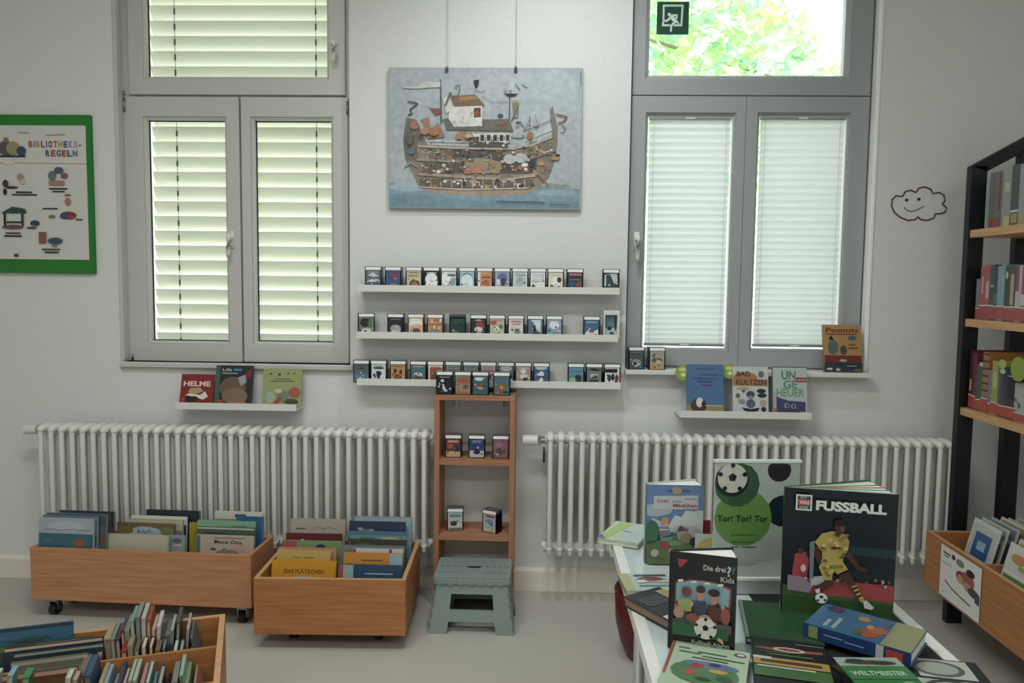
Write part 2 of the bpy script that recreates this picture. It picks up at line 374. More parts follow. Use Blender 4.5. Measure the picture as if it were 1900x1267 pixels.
bm = bmesh.new(); prism(bm, [(.08, W1[2]), (-.012, W1[2]), (-.018, W1[2]-.006), (-.018, W1[2]-.022), (-.004, W1[2]-.028), (0, W1[2]-.05), (.0, W1[2]-.03)], W1[0]-.01, W1[1]+.01, 0)
struct(bm_obj('trim_1', bm, FRAMEM))
# outside venetian blind
sl = thing('venetian_blind', 'white outdoor venetian blind with closed slats behind the left window', 'window blind', T(-1.35, .2, 1.1))
sx0, sx1 = PX(289, 400, .2), PX(640, 400, .2)+.05
bm = bmesh.new(); pr = []
for k in range(9):
    t = k/8; pr.append((-.036+.072*t, .006*math.sin(math.pi*t)))
tl = math.radians(62); pp = [(-(a*math.cos(tl))-b_*math.sin(tl), a*math.sin(tl)-b_*math.cos(tl)) for a, b_ in pr]
pts = pp+[(a+.0012, b_) for a, b_ in reversed(pp)]
prism(bm, pts, sx0, sx1, 0, T(0, 0, 0)); bmesh.ops.recalc_face_normals(bm, faces=bm.faces)
sme = bpy.data.meshes.new('slat'); bm.to_mesh(sme); bm.free(); sme.materials.append(SLAT)
zb = PZ(350, 640, .2); nsl = 28; pitch = (PZ(350, 250, .2)-PZ(350, 632, .2))/14.1
for k in range(nsl):
    o = newobj('slat', sme, None, None, T(0, .2, zb+.03+k*pitch)); under(sl, o)
under(sl, box('bottom_rail', sx0, sx1, .18, .215, zb-.03, zb-.012, WHITE))
for px_ in (332, 589):
    bm = bmesh.new(); x_ = PX(px_, 400, .16); tube(bm, [(x_, .155, zb-.02), (x_, .155, zb+nsl*pitch)], .0012, 6)
    for k in range(nsl): bx(bm, x_-.003, x_+.003, .152, .158, zb+.012+k*pitch, zb+.038+k*pitch)
    under(sl, bm_obj('ladder_cord', bm, mat('blind_cord', '3c4440', .7)))
# ---- window 2 (right)
y0 = .045
win = thing('window_2', None, None, T(.92, .05, 1.02)); struct(win)
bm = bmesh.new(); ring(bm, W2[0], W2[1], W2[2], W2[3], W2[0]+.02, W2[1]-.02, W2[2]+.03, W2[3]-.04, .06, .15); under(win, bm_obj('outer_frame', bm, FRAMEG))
xa = W2[0]+.008; xb = PX(1604, 420, y0); xm = PX(1377, 430, y0); zs = PZ(1390, 178, y0)
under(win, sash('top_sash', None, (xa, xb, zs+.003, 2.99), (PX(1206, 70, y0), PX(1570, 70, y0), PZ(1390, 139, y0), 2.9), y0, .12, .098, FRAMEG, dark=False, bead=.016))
SL = (PX(1194, 430, y0)+.01, PX(1357, 430, y0)-.006, PZ(1275, 646, y0), PZ(1285, 214, y0)); SR = (PX(1399, 430, y0)+.01, PX(1567, 430, y0)-.006, PZ(1480, 648, y0), PZ(1490, 214, y0))
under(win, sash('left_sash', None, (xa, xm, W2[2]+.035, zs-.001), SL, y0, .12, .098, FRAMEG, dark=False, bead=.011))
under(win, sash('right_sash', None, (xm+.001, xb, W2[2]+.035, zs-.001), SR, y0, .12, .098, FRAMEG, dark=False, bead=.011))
under(win, handle(None, PX(1181, 455, y0), y0, PZ(1181, 486, y0), PZ(1181, 432, y0), WHITE))
for nm, SSx in (('left', SL), ('right', SR)):
    t = thing('pleated_blind', 'white pleated blind drawn down in the %s lower pane of the right window' % nm, 'window blind', T((SSx[0]+SSx[1])/2, .065, SSx[2]))
    bm = bmesh.new(); g = .009; n = 34; za, zb_ = SSx[2]+.022, SSx[3]-.018; vs = []
    for i in range(2*n+1):
        f = i/(2*n); f = f**1.12; z_ = za+(zb_-za)*f; y_ = .068+(.006 if i % 2 else -.006)
        vs.append((bm.verts.new((SSx[0]+g, y_, z_)), bm.verts.new((SSx[1]-g, y_, z_))))
    for a, b_ in zip(vs[:-1], vs[1:]): bm.faces.new((a[0], a[1], b_[1], b_[0]))
    fb = bm_obj('pleated_fabric', bm, BLIND); sm = fb.modifiers.new('s', 'SOLIDIFY'); sm.thickness = .0006; under(t, fb)
    under(t, box('head_rail', SSx[0]+g-.003, SSx[1]-g+.003, .056, .08, zb_+.0005, zb_+.014, mat('blind_rail_grey', '8e9290', .4), bevel=.003))
    r_ = under(t, box('bottom_rail', SSx[0]+g-.003, SSx[1]-g+.003, .056, .08, za-.014, za-.0005, mat('blind_rail_grey', '8e9290', .4), bevel=.003))
    xc = (SSx[0]+SSx[1])/2
    under(t, box('pull_tab', xc-.02, xc+.02, .049, .056, zb_+.004, zb_+.010, WHITE)); under(t, box('pull_tab', xc-.02, xc+.02, .049, .056, za-.010, za-.004, WHITE))
    for xx in (SSx[0]+g+.018, SSx[1]-g-.018):
        bm = bmesh.new(); tube(bm, [(xx, .059, za), (xx, .059, zb_)], .0008, 5); under(t, bm_obj('blind_cord', bm, mat('pale_cord', 'b9bfb9', .7)))
struct(box('trim_2', W2[0]-.004, W2[1]+.008, -.068, .05, 1.009, 1.03, WHITE, bevel=.003))
REVEALW = mat('bright_reveal_white', 'fafaf8', .35)  # whiter than the wall; strip added to brighten the right window's reveal
struct(box('reveal_strip', W2[1]-.004, W2[1]+.013, -.006, .043, 1.031, 3.02, REVEALW, bevel=.003))
struct(box('trim_4', W1[0]-.013, W1[0]+.004, -.005, .043, 1.03, 3.02, FRAMEM, bevel=.003))
# running-man sticker on the upper pane
A = WP(1218, 64, .096); B = WP(1279, 3, .096); w_ = B.x-A.x; h_ = B.z-A.z
G_ = '0d4a33'; L_ = 'd4efe4'
q = lambda pts: [((x-605)/950, (1000-y)/955) for x, y in pts]
ex = thing("emergency_exit_sign", "green emergency exit sign with a white running figure on the right window pane", "sign", T(A.x, .0965, A.z))
box('plate', 0, w_, 0, .0008, 0, h_, mat('exit_green', '0c4630', .4), ex, M=Matrix())
art('pictogram', [('p', q([(770, 130), (1390, 130), (1390, 190), (830, 190), (830, 580), (775, 580)]), L_), ('p', q([(1330, 130), (1390, 130), (1365, 760), (1310, 760)]), L_),
    ('p', q([(765, 625), (825, 630), (820, 700), (1010, 700), (985, 762), (760, 762)]), L_), ('p', q([(1130, 700), (1340, 700), (1340, 762), (1100, 762)]), L_),
    ('e', (972-605)/950, (1000-420)/955, .055, .055, L_), ('p', q([(1060, 410), (1215, 410), (1220, 550), (1170, 540), (1165, 470), (1100, 470)]), L_),
    ('p', q([(1060, 410), (1110, 470), (1295, 690), (1215, 680), (1180, 650), (1100, 640), (1010, 550), (915, 635), (770, 620), (800, 580), (895, 570)]), L_),
    ('p', q([(1100, 630), (1190, 650), (1070, 750), (1060, 910), (1030, 935), (1000, 910), (1010, 730)]), L_)], w_, h_, ex, Matrix())
# ---- tree outside
def leafmesh():
    V, Fc, C = [], [], []; r = random.Random(3)
    g = [(.5, .68, .36), (.46, .68, .54), (.58, .7, .34), (.44, .66, .58), (.6, .74, .46), (.52, .72, .5), (.72, .82, .68)]
    for i in range(4600):
        y = r.uniform(2.6, 6.0); x = r.uniform(.3, 4.6); z = r.uniform(2.45, 5.6)
        # thin out towards a gap of open sky on the upper right
        k = x-(.9+3.45)/3.45*0
        px = 998+1430*x/(y+3.45); pz = 524-1430*(z-1.4)/(y+3.45)
        if px > 1478 and px < 1590 and pz < 122 and r.random() < .93: continue
        if 1380 < px < 1480 and pz < 40 and r.random() < .6: continue
        if 1440 < px < 1500 and 0 < pz < 60 and r.random() < .8: continue
        s = r.uniform(.1, .2); R_ = Matrix.Rotation(r.uniform(0, 6.28), 3, 'Z') @ Matrix.Rotation(r.uniform(-1.2, 1.2), 3, 'X') @ Matrix.Rotation(r.uniform(-1, 1), 3, 'Y')
        n = 15; b = len(V); V.append((x, y, z)); c = r.choice(g)
        for t in range(n):
            a = -2.3+4.6*t/(n-1); rad = s*(1.0 if t % 3 == 1 else (.55 if t % 3 == 0 else .72))*(1-.18*abs(a)); p = R_ @ Vector((rad*math.sin(a), rad*math.cos(a), .12*s*math.cos(3*a)))
            V.append((x+p.x, y+p.y, z+p.z))
        for t in range(n-1): Fc.append((b, b+t+1, b+t+2)); C.append(tuple(v*(.85+.3*((t//3) % 2)) for v in c)+(1,))
    me = bpy.data.meshes.new('foliage'); me.from_pydata(V, [], Fc); ca = me.color_attributes.new('Col', 'FLOAT_COLOR', 'CORNER')
    for p, c in zip(me.polygons, C):
        for li in p.loop_indices: ca.data[li].color = c
    me.materials.append(LEAF); return me
tr = thing('leafy_tree', 'leafy green tree outside the upper pane of the right window', 'tree', T(4.4, 6.2, -.15))
under(tr, newobj('foliage', leafmesh()))
bm = bmesh.new(); tube(bm, [(4.4, 6.2, -.15), (4.35, 6.2, 2), (4.3, 6.1, 3.2), (4, 6, 6.2)], [.19, .16, .13, .06])
for a, b_, c in (((4.3, 6.1, 3.1), (2.6, 4.9, 3.5), (.8, 3.6, 3.62)), ((4.2, 6.1, 3.6), (3.4, 5, 4.6), (2.2, 4, 5.2)), ((4.3, 6.1, 2.9), (3.0, 4.6, 3.3), (1.9, 3.6, 3.3))): tube(bm, [a, b_, c], [.05, .03, .012])
under(tr, bm_obj('branches', bm, BARK, smooth=True))
struct(box('ground', -8, 10, TH+.01, 14, -.25, -.15, mat('outside_ground', 'b5b8a8', .9)))
# ================================================================ HEATING
bm = bmesh.new(); ZT, ZBt = .745, .235
for yy in (-.178, -.125, -.072): tube(bm, [(0, yy, ZBt-.012), (0, yy, ZBt), (0, yy, ZT-.02), (0, yy, ZT)], [.006, .0112, .0112, .010], 8)
for zz, rr_ in ((ZT-.006, .0175), (ZBt+.022, .015)):
    tube(bm, [(0, -.19, zz-.006), (0, -.178, zz), (0, -.125, zz+.004), (0, -.072, zz), (0, -.06, zz-.006)], [.007, rr_, rr_, rr_, .007], 8)
    tube(bm, [(-.0233, -.125, zz-.012), (.0233, -.125, zz-.012)], .021, 10)
bmesh.ops.recalc_face_normals(bm, faces=bm.faces); rme = bpy.data.meshes.new('section'); bm.to_mesh(rme); bm.free(); rme.materials.append(RADM)
for p in rme.polygons: p.use_smooth = True
for nm, xl, xr, n in (('left', WP(70, 800, -.178).x+.012, WP(792, 805, -.178).x-.012, 37), ('right', WP(1016, 830, -.178).x+.012, WP(1772, 820, -.178).x-.012, 38)):
    t = thing('radiator', 'long off-white column radiator below the %s window' % nm, 'radiator', T((xl+xr)/2, -.125, ZBt))
    for k in range(n):
        under(t, newobj('radiator_section', rme, None, None, T(xl+(xr-xl)*k/(n-1), 0, 0)))
    bm = bmesh.new()
    if nm == 'left':
        tube(bm, [(xl-.11, -.12, ZT-.02), (xl-.108, -.12, ZT-.02), (xl-.05, -.12, ZT-.018)], [.012, .02, .021], 14); under(t, bm_obj('thermostat_valve', bm, WHITE, smooth=False))
        bm = bmesh.new(); tube(bm, [(xl-.05, -.12, ZT-.018), (xl-.01, -.12, ZT-.018)], .013, 10); bx(bm, xl-.045, xl-.03, -.135, -.105, ZT-.036, ZT); under(t, bm_obj('valve_body', bm, CHROME))
        for zz in (ZT-.02, ZBt+.022):
            bm = bmesh.new(); tube(bm, [(xr, -.125, zz), (xr+.03, -.125, zz), (xr+.036, -.125, zz)], [.014, .014, .008], 8); under(t, bm_obj('end_cap', bm, RADM))
    else:
        tube(bm, [(xl-.122, -.12, ZT-.026), (xl-.12, -.12, ZT-.026), (xl-.055, -.12, ZT-.026)], [.014, .023, .024], 16); under(t, bm_obj('thermostat_valve', bm, WHITE))
        bm = bmesh.new(); tube(bm, [(xl-.055, -.12, ZT-.026), (xl-.01, -.12, ZT-.02)], .014, 10); bx(bm, xl-.052, xl-.04, -.138, -.102, ZT-.044, ZT-.008); under(t, bm_obj('valve_body', bm, CHROME))
        under(t, box('bracket', xl-.03, xl-.022, -.12, -.001, .62, .665, BLACKM))
        bm = bmesh.new(); tube(bm, [(xl-.03, -.125, ZBt+.02), (xl, -.125, ZBt+.02)], .014, 8); under(t, bm_obj('end_cap', bm, RADM))
    for xx in (xl+.4, xr-.4):
        under(t, box('wall_bracket', xx-.01, xx+.01, -.13, -.001, ZBt+.05, ZBt+.075, RADM))
# ================================================================ PICTURE LEDGES AND PICTURES
def ledge(name, x0, x1, zlip, label, back=True, dep=.1, lip=.03, floor_=.018):
    t = thing(name, label, 'shelf', T((x0+x1)/2, 0, zlip-lip), 'white picture ledges')
    bm = bmesh.new(); bx(bm, x0, x1, -dep, 0, zlip-lip, zlip-lip+.01); under(t, bm_obj('base', bm, WHITE))
    under(t, box('front_lip', x0, x1, -dep-.008, -dep, zlip-lip, zlip, WHITE, bevel=.001))
    if back: under(t, box('back_rail', x0, x1, -.009, -.0005, zlip-lip+.01, zlip+.035, WHITE))
    return zlip-lip+.0102
zl = [WP(905, 531, -.108).z, WP(905, 618.5, -.108).z, WP(905, 706, -.108).z]
xl0 = [WP(662, 530, -.108).x, WP(661, 617, -.108).x, WP(662, 705, -.108).x]; xr0 = [WP(1150, 534, -.108).x, WP(1147, 621, -.108).x, WP(1152, 709, -.108).x]
LZ = [ledge('picture_ledge', xl0[i], xr0[i], zl[i], 'long white picture ledge full of small clear cases, %s of the three' % ['topmost', 'middle', 'lowest'][i]) for i in range(3)]
LZL = ledge('picture_ledge', WP(325, 748, -.108).x, WP(549, 749, -.108).x, WP(430, 748.5, -.108).z, 'short white picture ledge holding three books above the left radiator', back=False)
LZR = ledge('picture_ledge', WP(1262, 763, -.143).x, WP(1507, 765, -.143).x, WP(1385, 764, -.143).z, 'short white picture ledge holding three books below the right window', back=False, dep=.135)
# ---- small clear cases
CW, CD, CH = .0725, .046, .100
def case_meshes():
    bm = bmesh.new(); bx(bm, 0, CW, .001, CD, 0, CH-.012); me = None
    a = bmesh.new(); bx(a, 0, CW, .0, CD, 0, CH-.012)
    ms = []
    for nm, bmm, mt in (('b', a, CASE),):
        me = bpy.data.meshes.new('case'); bmm.to_mesh(me); bmm.free(); me.materials.append(mt); ms.append(me)
    bm.free()
    # dark inner side walls and back
    bm = bmesh.new(); bx(bm, .0008, .0045, .001, CD-.002, .001, CH-.013); bx(bm, CW-.0045, CW-.0008, .001, CD-.002, .001, CH-.013); bx(bm, .004, CW-.004, CD-.005, CD-.002, .001, CH-.013); bx(bm, .004, CW-.004, .003, CD-.005, .001, .004)
    me = bpy.data.meshes.new('inner_walls'); bm.to_mesh(me); bm.free(); me.materials.append(CASEIN); ms.append(me)
    bm = bmesh.new(); bx(bm, -.0015, CW+.0015, -.0015, CD+.001, CH-.012, CH); bmesh.ops.bevel(bm, geom=list(bm.edges), offset=.0016, segments=2, affect='EDGES')
    me = bpy.data.meshes.new('lid'); bm.to_mesh(me); bm.free(); me.materials.append(mat('smoky_lid', '4d5455', .18)); ms.append(me)
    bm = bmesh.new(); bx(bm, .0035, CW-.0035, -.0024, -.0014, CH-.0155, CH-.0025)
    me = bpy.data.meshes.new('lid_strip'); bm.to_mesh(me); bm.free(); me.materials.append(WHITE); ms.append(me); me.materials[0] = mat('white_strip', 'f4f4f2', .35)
    return ms
CM = case_meshes()
def hash_(t): return sum((i+1)*ord(c) for i, c in enumerate(t))
def clear_case(M, bgc, shapes, desc, place, group, strip=True):
    t = thing('clear_case', ('clear case with %s, %s' % (desc, place)), 'case', M, group)
    c = newobj('case_body', CM[0], None, t, Matrix()); newobj('inner_wall', CM[1], None, t, Matrix()); newobj('lid', CM[2], None, t, Matrix())
    if strip: newobj('front_strip', CM[3], None, t, Matrix())  # plain white strip across the lid front
    cs_ = [q_[-1] for q_ in shapes if q_[0] != 't' and isinstance(q_[-1], str)]+['2c2e32', 'd8d6d0']
    shapes = list(shapes)+scene_blobs(hash_(desc), cs_, 9, y1=.6, s=.075)+[('r', .15, .9, .85, .93, cs_[0])]
    art('picture_card', [('r', 0, 0, 1, 1, bgc)]+clampshapes(shapes), CW-.010, CH-.021, c, T(.005, -.0008, .003), PRINTG)
    return t
def mix(seed, cols, n=7, y1=.75, s=.2): return scene_blobs(seed, cols, n, y1=y1, s=s)
W_, K_ = 'e8e8e4', '1c1e22'
ROW1 = [(678, 707, '5f7079', [('p', [(.1, .75), (.5, .9), (.9, .7), (.5, .65)], 'c9d2d4'), ('r', 0, 0, 1, .3, '2f5573'), ('p', [(.05, .4), (.5, .55), (.9, .5), (.6, .38)], 'dfe5e4')], 'a grey and blue sea card'),
 (715, 744, '1d5c92', [('r', .3, .72, .95, .82, 'a62834'), ('r', .35, .62, .9, .69, 'a62834'), ('e', .5, .15, .4, .17, 'a0684a')], 'a bright blue card with red title'),
 (754, 782, 'c9bd9c', [('e', .55, .25, .38, .3, '6b4a2c'), ('e', .55, .2, .22, .2, 'b3763c'), ('r', .1, .7, .8, .78, '7e8f7a')], 'a cream card with brown face'),
 (787, 814, '23282c', [('e', .5, .45, .45, .5, 'eef0f0'), ('p', [(.4, .5), (.5, .4), (.65, .5), (.5, .45)], '4a4a4a'), ('e', .3, .12, .12, .08, K_), ('e', .75, .1, .12, .08, K_)], 'a white rounded drawing on black'),
 (819, 847, 'bcd0dc', [('e', .3, .6, .3, .35, 'f0f2f2'), ('e', .5, .12, .3, .1, 'b03a2c'), ('r', .4, .75, .95, .84, '4b5660'), ('e', .75, .4, .2, .2, '7ba4bf')], 'a pale blue card, red spot below'),
 (852, 881, '9cc0dc', [('e', .5, .4, .42, .5, 'dcebf2'), ('p', [(.05, .75), (.5, .98), (.95, .75), (.5, .88)], '2a3640'), ('e', .5, .08, .3, .07, '9aa39a')], 'an icy blue arch card'),
 (885, 914, 'c98a4f', [('r', 0, 0, .2, 1, 'e0ddd0'), ('r', .3, .66, .9, .74, '8e3e2c'), ('e', .55, .35, .3, .2, 'c35b38'), ('e', .4, .1, .15, .1, 'c23a2b'), ('e', .7, .12, .15, .08, 'd8cba2')], 'an orange and cream card'),
 (918, 946, '9fabcb', [('e', .5, .7, .35, .2, '5d6fa8'), ('e', .55, .45, .18, .22, '5b2f3c'), ('r', .1, .3, .35, .6, 'dfe6ee'), ('r', 0, 0, 1, .12, '596266')], 'a violet-blue figure card'),
 (951, 979, 'c6d3cf', [('e', .5, .5, .3, .3, 'a9bdb3'), ('r', .2, .8, .85, .86, '8aa6a2'), ('e', .6, .08, .35, .06, 'c58f80')], 'a washed-out mint card'),
 (984, 1012, 'e6e6e8', [('r', .08, .5, .85, .92, 'd6d8e2'), ('l', [(.08, .5), (.85, .5), (.85, .92)], .03, '2c2c34'), ('e', .2, .2, .16, .12, '3b2b26')], 'a mostly white card, dark outline'),
 (1017, 1045, 'd8d2bf', [('e', .5, .5, .35, .25, 'efece2'), ('e', .75, .6, .15, .15, '3b3a36'), ('e', .25, .2, .15, .15, '4b4a44'), ('e', .7, .15, .2, .1, '6b6a5c')], 'a cream card with dark doodles'),
 (1052, 1082, '2d3842', [('r', .1, .85, .95, .97, 'c9808a'), ('e', .3, .4, .25, .14, '27507c'), ('e', .75, .3, .2, .25, '8b4434'), ('r', .1, .6, .9, .66, '788084')], 'a dark card under a pink band'),
 (1120, 1148, '33464d', [('p', [(.4, .98), (.9, .98), (.95, .4), (.7, .45)], 'b9ccd2'), ('r', .05, .3, .15, .9, 'cfdcdc'), ('e', .5, .12, .3, .1, '6a3d32')], 'a slate card, alone at the right end')]
ROW2 = [(665, 694, '7c827c', [('e', .4, .7, .35, .25, '2a2c28'), ('r', .6, .45, .85, .8, '3f7a45'), ('e', .5, .25, .35, .16, 'cfd2cc'), ('e', .42, .2, .1, .08, K_)], 'a grey and green panda-like card', 16),
 (720, 748, '262436', [('e', .5, .4, .38, .22, 'a89aa4'), ('e', .5, .2, .35, .12, 'c9c0c2'), ('r', .15, .02, .85, .12, 'd5d0ce')], 'a grey heap on midnight blue', 0),
 (757, 786, 'dcb48c', [('p', [(0, .6), (.2, .98), (.9, .95), (.95, .6), (.6, .7), (.3, .62)], 'f0ece2'), ('e', .55, .25, .3, .2, '5e4a63'), ('e', .2, .2, .12, .2, 'c98a5a')], 'a peach card topped with white', 0),
 (793, 822, 'c08c54', [('r', .05, .62, .95, .68, '8a5c2e'), ('r', .2, .78, .35, .98, 'ecdcc0'), ('r', .8, .8, .95, .98, 'ecdcc0'), ('e', .5, .22, .38, .16, '7c7f84'), ('e', .3, .08, .2, .07, '8a3a30')], 'an ochre room scene', 0),
 (835, 863, '1d4238', [('e', .35, .25, .25, .1, '3f6e63'), ('e', .7, .55, .2, .2, '16302a'), ('r', .15, .75, .85, .8, '2f5b50')], 'a dark bottle-green card', 6),
 (873, 903, '1a3334', [('e', .6, .6, .3, .25, 'a03340'), ('e', .5, .42, .3, .14, 'ded2d0'), ('r', .4, .05, .62, .3, 'c98a8a'), ('p', [(.1, .9), (.5, .98), (.9, .9), (.5, .86)], 'c8cfcc')], 'a red cap on dark teal', 0),
 (908, 937, 'b9bd9a', [('e', .25, .8, .22, .14, 'c04a5c'), ('e', .5, .45, .2, .15, 'e6e4d0'), ('r', .25, .02, .75, .22, '8a3a3e'), ('e', .75, .6, .14, .1, '6c7450')], 'an olive card with pink corner', 0),
 (943, 972, 'd9d6d4', [('r', .15, .82, .9, .88, 'c07a70'), ('r', .2, .7, .8, .76, 'c07a70'), ('e', .6, .3, .22, .2, '8d8670'), ('e', .25, .45, .14, .14, 'b4bfc4'), ('e', .7, .12, .2, .1, 'a0625a')], 'a white card with red title lines', 0),
 (978, 1009, '54728c', [('p', [(.2, .98), (.9, .98), (.85, .3), (.5, .5), (.4, .8)], 'd8e2ea'), ('e', .45, .5, .1, .2, K_), ('e', .55, .12, .45, .16, '22242e')], 'a blue card with snowy peak', 0),
 (1013, 1044, '87a9bf', [('e', .5, .72, .35, .22, 'e2ebee'), ('e', .55, .2, .25, .14, '8d8a66'), ('e', .6, .14, .12, .1, 'ded8c8'), ('e', .15, .4, .12, .1, '3f6c94')], 'a light blue cloud card', 0),
 (1083, 1113, '3c6a9a', [('p', [(.05, .3), (.3, .5), (.6, .42), (.95, .5), (.95, .2), (.05, .2)], 'd8dcd8'), ('r', 0, 0, 1, .2, '6e7148'), ('r', .1, .85, .9, .92, '8a8f94'), ('e', .5, .4, .2, .08, '8a5a44')], 'a blue beach card', 0)]
ROW3 = [(656, 685, '5b6a70', [('p', [(.2, .7), (.5, .85), (.85, .7), (.5, .75)], '20242a'), ('r', 0, 0, 1, .4, '5d86a6'), ('r', .2, .14, .8, .2, '1f3448')], 'a grey-blue bird card'),
 (688, 717, 'd5dad8', [('e', .5, .8, .42, .06, '2a3c42'), ('e', .5, .5, .22, .14, '1b2224'), ('p', [(.1, 0), (.5, .3), (.9, 0)], '14181a'), ('e', .2, .4, .1, .1, '3c484a'), ('e', .5, .35, .1, .2, '1b2224')], 'a black and white pirate-style card'),
 (724, 753, 'c18f42', [('e', .3, .65, .12, .14, '4a2f1c'), ('e', .7, .6, .12, .14, '4a2f1c'), ('e', .5, .32, .3, .14, '8c4a44'), ('p', [(0, 0), (1, 0), (1, .12), (.5, .2), (0, .1)], 'd8d0c0')], 'two dark heads on mustard yellow'),
 (762, 790, '3f7482', [('e', .5, .45, .3, .14, 'd8dedc'), ('e', .5, .2, .34, .2, '6a4432'), ('r', 0, .82, 1, 1, '67706c'), ('e', .35, .42, .07, .06, K_)], 'a white-eyed brown owl shape on teal'),
 (794, 822, 'e2dcd2', [('r', .1, .05, .95, .88, 'a4512c'), ('e', .45, .3, .25, .3, '7c3b22'), ('e', .6, .1, .25, .08, '6b6d4a')], 'a rust-red card in white border'),
 (827, 855, '8b938e', [('r', .1, .7, .9, .78, '5c6560'), ('e', .5, .35, .3, .2, 'a8aea8')], 'a plain grey card, half hidden'),
 (860, 888, '7d8c8e', [('r', .1, .65, .9, .75, '55676b'), ('e', .4, .3, .3, .2, '99a8a8')], 'a blue-grey card, half hidden'),
 (892, 920, 'b9a6a4', [('r', .05, .7, .95, .78, 'a03a44'), ('e', .4, .4, .3, .2, '3c2a26'), ('e', .75, .15, .15, .12, '241c1c')], 'a red stripe on pale pink'),
 (925, 953, '5a7184', [('e', .5, .88, .42, .14, 'b8c0be'), ('e', .8, .3, .15, .3, '26303c'), ('r', .8, .05, .95, .3, 'c9d2d4')], 'a steel-blue card, grey arc on top'),
 (957, 985, 'ab9286', [('e', .5, .75, .2, .14, 'dcdcd4'), ('e', .5, .45, .25, .14, 'd8dcd6'), ('e', .65, .3, .2, .1, '2a3434'), ('r', 0, 0, .3, .3, 'b08d5a')], 'a pinkish brown card with white birds'),
 (990, 1019, '2f5f93', [('e', .5, .95, .42, .12, 'c4ccca'), ('e', .5, .6, .2, .16, 'dfe2dc'), ('e', .5, .22, .18, .14, 'e2ded4'), ('e', .5, .45, .2, .05, K_), ('e', .85, .04, .15, .06, 'd02a3c')], 'two white faces on strong blue'),
 (1054, 1084, '5b8fae', [('e', .25, .3, .2, .2, '8fb48a'), ('e', .65, .45, .22, .14, '22303a'), ('e', .7, .2, .2, .2, '3a3a2c'), ('r', .1, .75, .9, .82, '3f7ba8')], 'a sky-blue card with green dragon shape'),
 (1088, 1117, '77807c', [('p', [(0, .9), (.5, .98), (1, .85), (.6, .8)], '2b3030'), ('e', .5, .55, .3, .12, 'b8c0ba'), ('e', .5, .28, .4, .06, '2f3432'), ('e', .6, .5, .1, .1, '3f4846')], 'a smoky grey card'),
 (1121, 1151, 'e0dddc', [('r', 0, .74, .85, .95, '23262a'), ('e', .3, .45, .14, .2, '2c4a4c'), ('e', .55, .5, .12, .2, '1f2c44'), ('e', .82, .42, .13, .22, '8c2c3c')], 'three dark figures on white')]
def caserow(rows, y, z, pyc, place, group):
    for i, r_ in enumerate(rows):
        x0, x1 = WP(r_[0], pyc+(r_[0]-900)*.0115, y).x, WP(r_[1], pyc+(r_[1]-900)*.0115, y).x
        rot = r_[5] if len(r_) > 5 else 0
        M = T((x0+x1)/2-CW/2, y, z) @ RZ(rot)
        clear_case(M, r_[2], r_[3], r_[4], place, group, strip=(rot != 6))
caserow(ROW1, -.095, LZ[0], 510, 'on the topmost ledge', 'clear cases on the topmost ledge')
caserow(ROW2, -.095, LZ[1], 598, 'on the middle ledge', 'clear cases on the middle ledge')
caserow([r_ for r_ in ROW3], -.095, LZ[2], 686, 'on the lowest ledge', 'clear cases on the lowest ledge')
x0 = WP(1120, 600, -.09).x
wc = thing('white_case', 'taller white-framed case with a teal picture at the right end of the middle ledge', 'case', T(x0, -.09, LZ[1]) @ RZ(4))
bm = bmesh.new(); ring(bm, 0, .07, 0, .125, .007, .06, .012, .105, -.002, .03); bx(bm, .003, .067, .02, .03, .003, .122); bm_obj('frame', bm, WHITE, wc, Matrix(), bevel=.003)
art('picture_card', clampshapes([('r', 0, 0, 1, 1, '4f7f92'), ('r', 0, 0, 1, .4, 'b7c0c2'), ('e', .4, .38, .2, .1, '22343c'), ('e', .9, .6, .1, .35, '2a3c48'), ('e', .6, .15, .2, .06, '343c40')]), .053, .093, wc, T(.007, .016, .012))
# ---- books on the two short ledges
bkz = lambda py, y: WP(950, py, y)
def ledge_book(px0, px1, pytop, zbot, yt, tilt, th, col, shapes, label, **kw):
    x0, x1 = WP(px0, pytop, yt).x, WP(px1, pytop, yt).x; zt = WP((px0+px1)/2, pytop, yt).z
    return leaning(x0, x1, yt, zt, zbot, tilt, th, col, shapes, label, **kw)
ledge_book(338, 399, 694, LZL, -.045, 15, .006, '7c2020', [('t', 'HELME', .08, .62, .16, .82, 'e8c9c6', .03), ('p', [(.22, .42), (.3, .56), (.6, .57), (.7, .46), (.5, .38)], 'a89a5c'), ('p', [(.15, .34), (.3, .4), (.6, .34), (.75, .46), (.85, .3), (.7, .2), (.5, .26)], 'ddd6c0'), ('p', [(.2, .3), (.5, .3), (.6, .2), (.3, .1), (.15, .16)], '2a1a18'), ('p', [(0, 0), (.2, 0), (.12, .3)], 'b02c28')], 'red book titled HELME with a yellow helmet, on the short left ledge', group='books on the short left ledge')
ledge_book(402, 470, 678, LZL, -.05, 12, .014, '1d2126', [('r', 0, 0, .12, 1, '3a5a50'), ('r', .12, .9, .9, .96, '23282c'), ('t', 'Life', .18, .86, .07, .25, 'c4c8c8', .01), ('r', .48, .87, .7, .92, '3c8a9c'), ('r', .16, .79, .6, .82, '8d9296'), ('e', .48, .45, .36, .28, '66543a'), ('e', .55, .25, .35, .2, '7d6746'), ('p', [(.7, .7), (.98, .95), (.98, .75), (.82, .66)], '7a2326'), ('p', [(.6, .7), (.8, .78), (.85, .6), (.7, .5)], '9c97a4'), ('r', .1, 0, .25, .16, 'a83028'), ('p', [(.3, .02), (.9, .02), (.85, .12), (.5, .14)], '9a6a4c')], 'dark book with a brown shaggy animal, middle of the short left ledge', group='books on the short left ledge')
